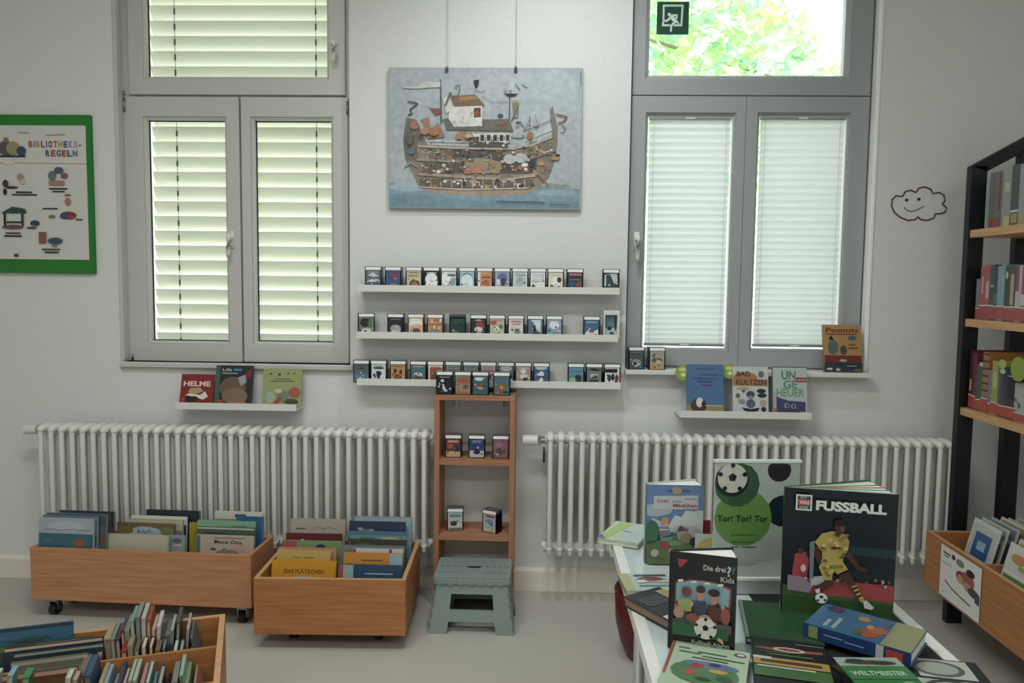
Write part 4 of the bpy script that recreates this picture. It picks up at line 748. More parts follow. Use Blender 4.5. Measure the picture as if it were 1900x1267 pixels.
for s_ in (-1, 1):
    bm = bmesh.new(); xt, xb2 = cx+s_*.142, cx+s_*.172
    v = [bm.verts.new(c) for c in ((xb2, yf+.012, 0), (xb2, yf+.06, 0), (xb2-s_*.008, -.34, .06), (xb2, yb_-.06, 0), (xb2, yb_-.012, 0), (xt, -.25, Zt-.031), (xt, -.428, Zt-.031))]
    f = bm.faces.new(v); e_ = bmesh.ops.extrude_face_region(bm, geom=[f]); 
    for q_ in e_['geom']:
        if isinstance(q_, bmesh.types.BMVert): q_.co.x -= s_*.005
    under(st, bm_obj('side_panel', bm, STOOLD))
    bm = bmesh.new()
    for k in range(4):
        z = .02+k*.042; hw = .172-(.03)*z/.195; yy = yf+(-.44-yf)*z/.195; bx(bm, cx+s_*hw-.006, cx+s_*hw+.004, yy-.002, yy+.014, z, z+.02)
    under(st, bm_obj('hinge_knuckles', bm, STOOLD))
# ================================================================ BOOK BINS
def castor(M, r=.028, parent=None):
    bm = bmesh.new(); tube(bm, [(-.014, 0, r), (.014, 0, r)], r, 20); w_ = bm_obj('castor', bm, DARK, parent, M, bevel=.002)
    bm = bmesh.new(); bx(bm, -.02, -.016, -.012, .012, r-.004, .088); bx(bm, .016, .02, -.012, .012, r-.004, .088); bx(bm, -.02, .02, -.018, .02, .07, .0775); tube(bm, [(0, 0, .0775), (0, 0, .1)], .009, 10)
    bm_obj('castor_fork', bm, CHROME, w_)
def bin_(name, label, M, L, Dp, z0, z1, m_, dividers=(), cross=(), cast=True, t_=.016, edge=True, inset=.075):
    """M puts the front-left-bottom corner at floor level; local x along the front, y to the back"""
    b = thing(name, label, 'book bin', M)
    bm = bmesh.new(); bx(bm, 0, L, 0, t_, z0, z1); f = bm_obj('front_panel', bm, m_, b, Matrix(), bevel=.0015)
    bm = bmesh.new(); bx(bm, 0, L, Dp-t_, Dp, z0, z1); bm_obj('back_panel', bm, m_, b, Matrix(), bevel=.0015)
    for a in (0, L-t_):
        bm = bmesh.new(); bx(bm, a, a+t_, t_, Dp-t_, z0, z1); bm_obj('side_panel', bm, m_, b, Matrix(), bevel=.0015)
    bm = bmesh.new(); bx(bm, t_, L-t_, t_, Dp-t_, z0+.01, z0+.022); bm_obj('floor_panel', bm, m_, b, Matrix())
    for y in dividers:
        bm = bmesh.new(); bx(bm, t_, L-t_, y-.005, y+.005, z0+.023, z1-.004); bm_obj('divider', bm, m_, b, Matrix())
    for x in cross:
        bm = bmesh.new(); bx(bm, x-.005, x+.005, t_, Dp-t_, z0+.023, z1-.006); bm_obj('divider', bm, m_, b, Matrix())
    if edge:   # pale cut edge along the rim
        bm = bmesh.new(); ring(bm, 0, L, 0, Dp, t_, L-t_, t_, Dp-t_, 0, .0012)
        for v in bm.verts: v.co = Vector((v.co.x, v.co.z, z1+.0012-v.co.y))
        bm_obj('rim', bm, EDGE, b, Matrix())
    if cast:
        for x in (inset, L-inset):
            for y in (inset, Dp-inset): castor(T(x, y, 0) @ Matrix.Diagonal((1, 1, z0/.1, 1)), parent=b)
    return b
# bin 1 (long, at the left) ------------------------------------------------
Z1 = .302; A = ZP(55, 1015.5, Z1); B = ZP(465, 1031, Z1); y1 = (A.y+B.y)/2
ang1 = math.degrees(math.atan2(B.y-A.y, B.x-A.x)); L1 = math.hypot(B.x-A.x, B.y-A.y); D1 = .243; z10 = (WP(62, 1112, A.y).z+WP(464, 1129.5, B.y).z)/2
M1 = T(A.x, A.y, 0) @ RZ(ang1); A1b = M1 @ Vector((0, D1, 0))
bin_('book_bin', 'long beech book bin on castors in front of the left radiator', M1, L1, D1, z10, Z1, BIN1, edge=False, inset=.06)
F1 = z10+.0225
def shelfbook1(px0, px1, py, y, tilt, th, col, shapes, label, zf=F1, yaw=0, grp='picture books in the long bin', **kw):
    if zf == F1:   # follow the slight turn of the long bin
        yaw = ang1
    x0, x1 = WP(px0, py, y).x, WP(px1, py, y).x; zt = WP((px0+px1)/2, py, y).z
    lo, hi = (LIM1 if zf == F1 else LIM2); d = max(0, lo-x0); x0 += d; x1 = min(x1+d*.5, hi)
    return leaning(x0, x1, y, zt, zf, tilt, th, col, shapes, label, grp, yaw=yaw, **kw)
LIM1 = (A.x+.02, B.x-.02)
B1 = [
 (110, 213, 948, -.275, 4, .012, '3a4248', [('r', 0, .8, .95, .98, '4b565c'), ('r', .6, .5, 1, .8, '6a5040')], 'dark grey picture book at the left rear of the long bin'),
 (86, 200, 953, -.355, 4, .012, '586a74', [('r', 0, .86, 1, .99, '4a5b66'), ('e', .8, .7, .2, .1, '7a5c4a')], 'slate blue picture book second from rear, left in the long bin'),
 (78, 182, 957, -.38, 4, .012, '6b7f8c', [('r', .02, .8, .98, .97, '5f7482'), ('e', .85, .7, .14, .2, '475a66')], 'greyish blue picture book second from front, left in the long bin'),
 (67, 173, 961, -.403, 5, .011, '9ba8b6', [('r', 0, 0, 1, .8, '236474'), ('r', 0, .80, 1, 1, '9aa6b4'), ('e', .5, .9, .35, .07, 'aab2c0'), ('l', [(.08, .845), (.3, .86), (.32, .84), (.6, .855), (.95, .845)], .012, '55657e'), ('e', .75, .68, .12, .05, '8c5038'), ('r', .1, .7, .25, .71, '4a8c9c')], 'pale blue and teal picture book, frontmost at the left of the long bin'),
 (271, 371, 947, -.245, 3, .014, '1a2433', [('r', 0, .9, 1, .99, '1f2b3c')], 'navy picture book at the very back of the long bin'),
 (243, 348, 957, -.263, 4, .010, 'c9c6b8', [('r', 0, .95, 1, .99, 'dad8ce'), ('r', .6, .7, 1, .88, '2c2c34')], 'white-topped picture book in front of the navy one in the long bin'),
 (237, 341, 963, -.279, 4, .010, 'a9a68e', [('r', 0, .93, 1, .98, 'b7b49e'), ('r', .8, .7, 1, .84, '8a6a80')], 'cream picture book, middle group of the long bin'),
 (217, 325, 970, -.298, 5, .010, '6d5a3c', [('e', .5, .8, .35, .15, '9db0b8'), ('l', [(.36, .84), (.38, .9), (.4, .84), (.46, .88), (.5, .84), (.56, .9), (.6, .85)], .014, '3c5464'), ('e', .15, .88, .14, .06, '7c6638'), ('e', .88, .88, .12, .07, '6c7848'), ('e', .05, .8, .06, .06, '8a5c3c'), ('e', .93, .7, .06, .08, '5c7a4c')], 'brown leafy picture book with a pale blue oval, middle of the long bin'),
 (313, 344, 993, -.325, 6, .010, '8a9898', [('e', .5, .9, .3, .05, '5c6c70'), ('r', .3, .8, .8, .83, 'b8c4c0')], 'small grey-green booklet squeezed in the middle of the long bin'),
 (187, 314, 991, -.35, 6, .012, 'b8b09a', [('r', .01, .78, .99, .985, 'beb6a0'), ('e', .58, .6, .06, .03, '332c28')], 'plain cream picture book, frontmost in the middle of the long bin'),
 (398, 489, 949.5, -.258, 3, .014, 'c4c4ba', [('r', .42, .93, .66, .97, '4a4a4a'), ('r', 0, .85, 1, .9, '7f8a6c')], 'white picture book at the back right of the long bin'),
 (438, 498, 959, -.277, 3, .016, '2f5f8c', [('r', 0, .8, 1, .97, '2f6a98')], 'bright blue picture book at the right end of the long bin'),
 (351, 400, 970, -.29, 3, .010, '9c8c2c', [('e', .5, .8, .3, .1, '6f7a3c')], 'mustard yellow picture book, right group of the long bin'),
 (366, 475, 966, -.305, 4, .010, '7fa58a', [('r', .6, .92, .85, .935, '4a7058'), ('e', .2, .9, .2, .03, '94b498'), ('r', 0, .78, 1, .86, '6a7c74')], 'mint green picture book, right group of the long bin'),
 (366, 474, 978, -.322, 4, .010, '4a5c50', [('r', 0, .97, 1, 1, 'b4bcae'), ('e', .3, .84, .3, .08, '3c5044'), ('e', .8, .82, .2, .06, '5f6e54')], 'dark green landscape picture book behind the pale one, right of the long bin'),
 (364, 472, 993, -.36, 5, .012, 'b3a698', [('r', 0, 0, .07, 1, '3f6e70'), ('t', 'Meine Oma', .32, .86, .065, .48, '2c2622', .012), ('r', .3, .955, .85, .965, '57504a'), ('e', .3, .76, .05, .02, '4a4440'), ('e', .5, .76, .04, .02, '8a5c50'), ('e', .75, .8, .16, .05, 'c09a88'), ('e', .55, .7, .2, .06, '8c7a6c')], 'pale picture book titled Meine Oma with teal spine, front right of the long bin')]
for r_ in B1: shelfbook1(*r_)
# bin 2 (shorter, in front of the gap) -------------------------------------
Z2 = .282; A = ZP(470, 1073.5, Z2); B = ZP(752.5, 1077, Z2)
M2 = T(A.x, A.y, 0) @ RZ(math.degrees(math.atan2(B.y-A.y, B.x-A.x))); L2 = math.hypot(B.x-A.x, B.y-A.y); D2_ = .445
bin_('book_bin', 'shorter beech book bin with yellow and blue picture books, left of the stool', M2, L2, D2_, .066, Z2, BIN2, inset=.12)
F2 = .066+.0225
LIM2 = (A.x+.019, B.x-.019)
def sb2(*a, **k): return shelfbook1(*a, zf=F2, grp='picture books in the shorter bin', **k)
B2 = [
 (540, 641, 963, -.275, 8, .012, 'a39c90', [('r', .1, .86, .28, .875, '4a4440'), ('l', [(.38, .86), (.5, .9), (.6, .86), (.7, .9), (.85, .86)], .012, 'a0645c'), ('r', .1, .78, .8, .785, '8a7c74')], 'beige-grey picture book, rearmost in the left column of the shorter bin'),
 (528, 633, 990, -.335, 9, .012, '5c1e24', [('e', .3, .9, .03, .015, 'e6dcd6'), ('e', .42, .88, .03, .012, 'e6dcd6')], 'dark red picture book, second from rear in the shorter bin left column'),
 (519, 632, 1003, -.385, 10, .011, '748a5c', [('r', 0, .8, .25, .99, 'a83c50'), ('e', .65, .9, .08, .05, '2c3c4c'), ('r', .3, .8, 1, .84, '869c68')], 'green picture book with pink corner, left column of the shorter bin'),
 (511, 622, 1016, -.435, 11, .011, 'b08060', [('r', .03, .93, .97, .98, 'bc8c6a')], 'salmon-tan picture book, left column of the shorter bin'),
 (514, 614, 1021, -.465, 12, .011, 'b79c58', [('r', .3, .88, .45, .89, '5c4820'), ('r', .5, .88, .7, .89, '5c4820'), ('r', 0, .6, 1, .75, '1c1a1a'), ('r', 0, .75, 1, .77, 'd8c078')], 'light yellow picture book with a black band, left column of the shorter bin'),
 (505, 624, 1040, -.52, 13, .012, 'c28a28', [('t', 'DAS PLÄTZCHEN', .2, .78, .07, .62, '5a3a1c', .02), ('e', .5, .6, .36, .13, 'b0b4b4'), ('e', .3, .58, .14, .1, 'b0b4b4'), ('e', .75, .6, .18, .12, 'b0b4b4'), ('r', .32, .64, .6, .655, '5c6c7c'), ('t', 'Herr Toto', .22, .52, .08, .6, '1c1c1e', .02)], 'amber yellow picture book with a white banner, front left of the shorter bin'),
 (657, 764, 959, -.255, 6, .012, '7c9ca4', [('r', .02, .88, .96, .985, '94b0b4'), ('e', .4, .85, .4, .05, '88a6ac')], 'pale sea-blue picture book, rearmost in right column of the shorter bin'),
 (648, 752, 968, -.29, 7, .012, '2c3550', [('e', .3, .84, .16, .06, '6c7484'), ('e', .2, .9, .05, .02, '9aa2a8'), ('e', .4, .88, .05, .02, '9aa2a8'), ('e', .85, .9, .12, .05, '28406c')], 'navy starry picture book, right column of the shorter bin'),
 (645, 752, 986, -.33, 8, .010, '4c6e78', [('r', 0, .9, 1, .985, '54767f')], 'teal-grey picture book, right column of the shorter bin'),
 (650, 755, 994, -.36, 9, .010, '5f8796', [('r', 0, .93, 1, .95, 'c9b848'), ('e', .3, .96, .14, .02, '4e6c4c'), ('e', .7, .96, .16, .02, 'c0b06c')], 'sky-coloured picture book with yellow line, right column of the shorter bin'),
 (645, 754, 1001, -.39, 10, .010, '37342c', [('e', .3, .9, .2, .05, '4c5840'), ('e', .7, .88, .2, .05, '5c4c38'), ('r', 0, .6, .06, .98, '7a3028')], 'dark painterly picture book, right column of the shorter bin'),
 (634, 752, 1012, -.43, 11, .012, '626c6c', [('r', .02, .9, .98, .99, '6c7878')], 'stone grey picture book, right column of the shorter bin'),
 (655, 748, 1018, -.465, 12, .011, 'b9b8b4', [('r', 0, .85, .06, 1, '9c2e30'), ('r', .72, .85, .78, 1, '9c2e30'), ('e', .4, .9, .2, .03, 'cfcdc8')], 'white picture book with red stripes, right column of the shorter bin'),
 (638, 747, 1026, -.50, 12, .011, 'b87c30', [('r', .78, .5, 1, 1, '8ba4b4'), ('r', .3, .88, .66, .895, '5c3c1c'), ('e', .1, .8, .05, .04, '8a5828'), ('l', [(.3, .75), (.5, .78), (.7, .75)], .01, '9a6420')], 'orange picture book with a light blue strip, right column of the shorter bin'),
 (628, 746, 1048, -.55, 13, .014, '22405f', [('r', 0, .5, .08, 1, 'a23c2c'), ('r', .08, .5, .24, 1, '8ba49c'), ('r', .42, .84, .86, .86, '9ab0bc'), ('r', .3, .68, .9, .7, '6c7c70'), ('r', .25, .5, 1, .6, '2a4a6c')], 'dark blue picture book with red and mint spine, front right of the shorter bin')]
for r_ in B2: sb2(*r_)
# near bin (bottom left corner of the picture) ------------------------------
Z3 = .385; z30 = .17; A = ZP(418, 1139, Z3); Bq = ZP(138, 1172, Z3); Cq = ZP(440, 1262, Z3)
ux = (A-Bq).normalized(); L3 = 1.05; D3 = .66
a3 = math.degrees(math.atan2(ux.y, ux.x)); uy = Vector((-ux.y, ux.x, 0))
O3 = A-ux*L3-uy*D3; M3 = T(O3.x, O3.y, 0) @ RZ(a3)
M3i = M3.inverted()
DIV = [D3-.205, D3-.41]
bin_('book_bin', 'beech book bin divided into rows, nearest the camera at the lower left', M3, L3, D3, z30, Z3, BIN2, dividers=DIV, cast=True)
XC = (M3i @ ZP(200, 1172, Z3)).x
bm = bmesh.new(); bx(bm, XC-.006, XC+.006, .017, D3-.017, z30+.023, Z3-.005)
b3 = [o for o in bpy.data.objects if o.get('label', '').startswith('beech book bin divided')][0]
bm_obj('divider', bm, BIN2, b3, Matrix())
F3 = z30+.0225
def edge_book(row_y, dpt, px, py, th, col, label, grp, lean=0, page=None, top='r'):
    """book standing on its tail inside the near bin with its spine towards the back; px,py = middle of its top edge"""
    p = onplane(M3 @ Vector((0, row_y+dpt, 0)), uy, px, py); q_ = M3i @ p
    h = max(.1, min(.34, (q_.z-F3)))
    h /= math.cos(math.radians(lean))
    lx = q_.x-th/2-h*math.sin(math.radians(lean))
    M = M3 @ T(lx, row_y, F3) @ RY(lean) @ T(0, 0, 0) @ Matrix(((0, 1, 0, 0), (1, 0, 0, 0), (0, 0, 1, 0), (0, 0, 0, 1)))
    # proper rotation instead of the swap: width axis along local +y, thickness along +x
    M = M3 @ T(lx+th, row_y, F3+(th*math.sin(math.radians(lean)) if lean > 0 else 0)) @ RY(lean) @ RZ(90)
    b = thing('book', label, 'book', M, grp)
    k = .0018
    bm = bmesh.new(); bx(bm, 0, dpt, 0, k, 0, h); bx(bm, 0, dpt, th-k, th, 0, h); bx(bm, dpt-k, dpt, k, th-k, 0, h); c = bm_obj('cover', bm, cmat(col), b, Matrix())
    up = random.random() < .55
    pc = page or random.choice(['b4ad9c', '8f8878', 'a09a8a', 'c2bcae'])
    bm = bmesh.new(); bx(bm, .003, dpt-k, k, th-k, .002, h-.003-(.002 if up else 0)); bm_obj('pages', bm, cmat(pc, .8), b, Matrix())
    if up: bm = bmesh.new(); bx(bm, 0, dpt, k, th-k, h-.0035, h); bm_obj('spine', bm, cmat(col), b, Matrix())
    return b
cn = {'brown': '7a5a40', 'tan': 'a08a68', 'teal-grey': '6a8484', 'dark red': '5c2422', 'navy': '2f3448', 'beige': 'a39880', 'sea-green': '6c9088', 'grey': '7c7c74', 'off-white': 'a8aca0', 'rust red': '8c3c28', 'orange': 'a8623c', 'white': 'b8bcb4', 'charcoal': '33362f', 'grey-brown': '6c6258', 'mint': '88a898', 'dark grey': '43423f', 'slate': '5a6468', 'blue': '2c4c6c', 'light blue': '7c9cac', 'green': '3f7c4c', 'pink': 'a87870', 'crimson': '8c2420', 'ochre': '8a6c34', 'black': '17181b', 'olive': '5c5c38'}
ordw = ['first', 'second', 'third', 'fourth', 'fifth', 'sixth', 'seventh', 'eighth', 'ninth', 'tenth', 'eleventh', 'twelfth', 'thirteenth', 'fourteenth', 'fifteenth', 'sixteenth', 'seventeenth', 'eighteenth', 'nineteenth', 'twentieth']
R1 = [(211, 1154, .016, 'tan'), (220, 1155, .011, 'teal-grey'), (229, 1155, .012, 'dark red'), (238, 1141, .010, 'navy'), (246, 1139, .011, 'beige'), (255, 1123, .010, 'sea-green'), (265, 1116, .011, 'grey'), (275, 1118, .011, 'off-white'), (284, 1122, .011, 'rust red'), (293, 1138, .011, 'orange'), (302, 1132, .010, 'white'), (310, 1151, .010, 'charcoal'), (318, 1149, .012, 'grey-brown'), (326, 1140, .008, 'mint'), (337, 1126, .010, 'dark grey'), (354, 1137, .006, 'white')]
for i, (px, py, th, c) in enumerate(R1):
    edge_book(DIV[0]+.075, .11, px, py, th, cn[c], '%s book edge-up in the near bin far row, %s from left' % (c, ordw[i]), 'books in the far row of the near bin', lean=(i-8)*.5)
edge_book(DIV[0]+.06, .12, 360, 1150, .006, cn['slate'], 'thin slate booklet tilting right at the end of the near bin far row', 'books in the far row of the near bin', lean=-14)
R1b = [(236, 1189, .014, 'crimson'), (247, 1178, .012, 'tan'), (259, 1186, .011, 'grey-brown'), (272, 1180, .012, 'olive'), (285, 1180, .010, 'dark red'), (297, 1187, .013, 'brown'), (308, 1184, .008, 'blue'), (318, 1196, .014, 'black'), (329, 1188, .008, 'white'), (340, 1186, .010, 'blue'), (357, 1200, .008, 'grey')]
for i, (px, py, th, c) in enumerate(R1b):
    edge_book(DIV[0]+.008, .064, px, py, th, cn[c], 'small low %s book in the near bin, %s in front of the far row' % (c, ordw[i]), 'small books in front of the far row', lean=(i-4)*.8)
R2_ = [(165, 1213, .016, 'grey-brown'), (178, 1213, .016, 'blue'), (201, 1228, .010, 'tan'), (209, 1231, .009, 'light blue'), (222, 1246, .012, 'slate'), (233, 1227, .010, 'navy'), (240, 1237, .009, 'grey'), (247, 1238, .008, 'brown'), (253, 1221, .007, 'off-white'), (261, 1221, .010, 'mint'), (274, 1229, .010, 'pink'), (284, 1225, .009, 'sea-green'), (292, 1245, .008, 'teal-grey'), (304, 1234, .012, 'blue'), (317, 1250, .010, 'black'), (331, 1225, .014, 'grey'), (343, 1213, .009, 'mint'), (353, 1225, .012, 'green')]
for i, (px, py, th, c) in enumerate(R2_):
    edge_book(DIV[1]+.07, .12, px, py, th, cn[c], '%s book edge-up in the near bin second row, %s from left' % (c, ordw[i]), 'books in the second row of the near bin', lean=(-8 if i > 14 else (i-8)*.7))
edge_book(DIV[1]+.07, .12, 366, 1232, .006, cn['pink'], 'thin pink booklet leaning right in the near bin second row', 'books in the second row of the near bin', lean=-18)
# picture books lying back in the left part of the near bin
def near_cover(px0, py0, px1, py1, ly, tilt, th, col, shapes, label, **kw):
    a = onplane(M3 @ Vector((0, ly, 0)), uy, px0, py0); b_ = onplane(M3 @ Vector((0, ly, 0)), uy, px1, py1)
    qa, qb = M3i @ a, M3i @ b_; zt = (qa.z+qb.z)/2; h = (zt-F3)/math.cos(math.radians(tilt))
    x0, x1 = max(.018, qa.x), qb.x
    M = M3 @ T(x0, ly-(zt-F3)*math.tan(math.radians(tilt)), F3+th*math.sin(math.radians(tilt))) @ RX(-tilt)
    return book(M, x1-x0, h, th, col, shapes, label, 'picture books in the left part of the near bin', **kw)
near_cover(-60, 1183, 135, 1148, D3-.03, 14, .012, '2a5670', [('r', 0, .96, 1, 1, '1a2a34'), ('e', .6, .84, .14, .05, '2c4c48'), ('p', [(.3, .86), (.75, .88), (.8, .84), (.5, .82)], '23454c'), ('e', .1, .75, .2, .1, '14282c'), ('r', .3, .7, 1, .72, '1c3450')], 'large blue picture book, rearmost at the left of the near bin')
near_cover(-40, 1210, 170, 1180, D3-.075, 14, .012, '2c3f24', [('r', 0, .93, .5, .99, '3f6434'), ('r', .5, .94, 1, .99, '9a8a70')], 'green and cream edged picture book behind the navy one in the near bin')
near_cover(8, 1212, 191, 1179, D3-.10, 14, .014, '1c2038', [('r', 0, .96, 1, 1, 'b49c80'), ('r', .5, .86, 1, .9, '3c3c48')], 'navy picture book with a cream top edge in the near bin')
near_cover(18, 1222, 192, 1192, D3-.14, 14, .014, '14282c', [('r', .05, .965, 1, 1, '8a8c7c'), ('r', .1, .85, .4, .87, '7c8c80'), ('e', .8, .85, .15, .04, '1c342c')], 'dark green picture book with pale edge in the near bin')
near_cover(20, 1233, 163, 1213, DIV[0]-.03, 8, .012, '6a6450', [('r', 0, .96, 1, 1, '9c9684'), ('r', .96, 0, 1, 1, 'a8a490'), ('r', .05, .8, .95, .94, '706a56')], 'khaki picture book with a pale border in the near bin')
near_cover(35, 1247, 158, 1234, DIV[0]-.06, 8, .008, '3c7468', [('r', 0, .94, 1, 1, '7cac9c')], 'jade green booklet in front of the khaki one in the near bin')
near_cover(-30, 1258, 145, 1241, DIV[0]-.085, 8, .012, '5f4020', [('r', 0, .95, 1, 1, 'c08a70'), ('r', 0, .6, 1, .9, '6c4a26')], 'brown book with a salmon edge at the left of the near bin')
R3_ = [(2, 1240, .010, 'white'), (30, 1236, .012, 'light blue'), (58, 1240, .016, 'green'), (135, 1240, .012, 'off-white'), (147, 1243, .014, 'brown')]
for i, (px, py, th, c) in enumerate(R3_):
    edge_book(DIV[1]+.012, .05, px, py, th, cn[c], '%s book edge-up in the near bin\'s nearest row, %s from its left' % (c, ordw[i]), 'books at the left of the near bin', lean=6)
# ================================================================ RIGHT-HAND SHELF WITH BINS BELOW
ye = -.25; sxf = 1.747; sxb = 1.975; yn = -1.35
sh_ = thing('bookcase', 'black gable-ended bookcase with pale wooden boards along the right wall', 'bookcase', T(1.85, -.8, 0))
ztop = WP(1815, 308, ye).z
for yy in (ye, yn):
    bm = bmesh.new(); xa_ = sxf-.012
    for (a, b_, zt) in ((xa_, xa_+.062, ztop), (1.925, 1.992, ztop+.06), (2.17, 2.235, ztop)): bx(bm, a, b_, yy, yy+.035, 0, zt)
    pk = 1.985; zp = ztop+.143
    prism(bm, [(xa_, ztop), (xa_+.062, ztop-.02), (pk, zp-.06), (2.173, ztop-.02), (2.235, ztop), (pk, zp)], yy, yy+.035, 1)
    under(sh_, bm_obj('end_frame', bm, BLACKM, bevel=.0))
BZ = [WP(1815, 426.5, ye).z, WP(1808, 591, ye).z, WP(1795, 755, ye).z]
for x in (1.745, 2.0): under(sh_, box('bin_rail', x, x+.03, yn+.001, ye-.0005, .176, .1995, BLACKM))
for z in BZ: under(sh_, box('shelf_board', sxf-.005, 1.985, yn+.001, ye-.0005, z-.032, z-.001, BOARD, bevel=.001))
def yof(px, py, X): return XP(px, py, X).y
def spine_row(zb, py_mid, books, X, row, grp, band=None):
    y = None
    for i, (p0, p1, c, hh, name, sp) in enumerate(books):
        y0_, y1_ = yof(p0, py_mid, X), yof(p1, py_mid, X); th = abs(y1_-y0_)-.0008
        M = T(X, y1_+.0004, zb+.0003)
        shp = list(sp)
        if band: shp += [('r', 0, .02, 1, band[1], band[0]), ('r', 0, band[1], 1, band[1]+.025, 'c8c8c4')]
        book(M, .16, hh, th, c, None, '%s on the %s board of the black bookcase' % (name, row), grp, spine=c, spshapes=shp, soft=(th < .012))
h1 = WP(1833, 322, -.33).z-BZ[0]; h2 = XP(1813, 492, 1.745).z-BZ[1]; h3 = XP(1800, 650, 1.745).z-BZ[2]
spine_row(BZ[0], 380, [(1830, 1835, '8c9490', h1*.86, 'thin pale grey sleeve at the left end', []), (1835, 1846, '5f6664', h1, 'dark grey sleeved volume', [('r', .2, .0, .9, .16, '8a3030')]), (1846, 1859, '6c6a68', h1*1.0, 'grey sleeved volume with red streak', [('r', .5, .3, .75, .98, '6a3a34'), ('r', .1, 0, .9, .17, '983434')]), (1859, 1875, '8c9488', h1*1.02, 'pale sage sleeved volume with yellow label', [('r', .3, 0, .9, .17, 'b8b070'), ('r', .3, .6, .8, .75, 'b4b48c')]), (1875, 1890, '444c4e', h1*1.05, 'charcoal sleeved volume with gold label', [('r', .1, .04, .9, .2, 'a08830'), ('r', 0, .22, 1, .25, 'd0d0cc')]), (1890, 1915, '8c9294', h1*1.03, 'light grey sleeved volume at the picture edge', [('r', .1, .04, .9, .2, 'a09450')])], 1.764, 'top', 'sleeved volumes on the top board')
spine_row(BZ[1], 545, [(1811, 1818, '7c8088', h2*.75, 'short grey-blue book, leftmost', []), (1818, 1827, 'a85058', h2*.98, 'rose pink book', [('r', .3, .5, .7, .8, 'c89898')]), (1827, 1836, 'b04a54', h2, 'raspberry pink book', [('r', .2, .4, .8, .7, 'd0a0a0')]), (1836, 1844, '3c4c5c', h2, 'slate blue book', [('r', .1, .6, .9, .63, 'a0b0a8')]), (1844, 1850, '2f4c48', h2*.97, 'dark green book', [('r', .1, .3, .9, .5, '4a7468')]), (1850, 1857, '8894b4', h2*.97, 'lavender blue book', []), (1857, 1864, '5c9498', h2, 'turquoise book', [('r', .1, .3, .5, .9, '7cb0b0')]), (1864, 1870, '33403c', h2*.95, 'blackish green book with cream spot', [('e', .5, .85, .4, .07, 'c8bc90')]), (1870, 1884, '50443c', h2*.97, 'brown book with yellow lettering', [('r', .3, .3, .75, .85, 'a89c6c')]), (1884, 1890, '8c3c50', h2*.97, 'crimson and white book', [('r', 0, 0, 1, .55, 'b4b4b0')]), (1890, 1895, 'b4b0ac', h2*.97, 'chalk white book', []), (1895, 1903, '94304c', h2*.95, 'magenta book at the picture edge', [('r', 0, .3, .8, .5, 'c0b8b8')])], 1.764, 'middle', 'paperbacks on the middle board', band=('a8443a', .25))
spine_row(BZ[2], 710, [(1798, 1804, '5c242c', h3, 'wine red book, leftmost', [('r', .2, .3, .8, .5, 'c09890')]), (1804, 1811, '6c3040', h3*.95, 'plum red book', []), (1811, 1816, '4a4c50', h3*.78, 'small grey book', []), (1816, 1822, '3c5c4c', h3*.82, 'bottle green book with white top', [('r', 0, .92, 1, 1, 'c0c8c0')]), (1822, 1834, 'a06838', h3, 'orange striped book', [('r', 0, .95-.12*k_, 1, .98-.12*k_, '40281c') for k_ in range(7)]), (1834, 1840, '74749c', h3*.72, 'lilac book', []), (1840, 1852, '98983c', h3*.88, 'lime yellow book', [('r', .2, .5, .8, .8, 'b4b464')]), (1852, 1857, '34705c', h3*.8, 'jade book', []), (1857, 1863, '6c3058', h3*.78, 'purple book', []), (1863, 1870, '2c3c50', h3*.8, 'dark blue book', []), (1870, 1884, '1c1a20', h3*.82, 'black book with reddish base', [('r', 0, .0, 1, .4, '3c2420'), ('r', 0, .82, 1, .84, 'c0c4c4')]), (1884, 1905, 'a8aca4', h3*.6, 'white speckled book at the picture edge', scene_blobs(4, ['5c5c58', '8c9078'], 10, s=.12))], 1.764, 'lowest', 'children\'s books on the lowest board', band=('b03c24', .22))
gd = thing('round_tag', 'olive green round tag standing out between books on the lowest bookcase board', 'tag', T(1.74, yof(1890, 685, 1.74), XP(1890, 685, 1.74).z))
bm = bmesh.new(); tube(bm, [(0, 0, 0), (-.0015, 0, 0)], .045, 26); bm_obj('disc', bm, mat('lime_tag', '8a9c3c', .35), gd, Matrix())
art('tag_print', [('e', .45, .6, .25, .2, 'a4b060'), ('e', .5, .3, .2, .1, 'b8c078')], .09, .09, gd, T(-.0016, .045, -.045), face='spine')
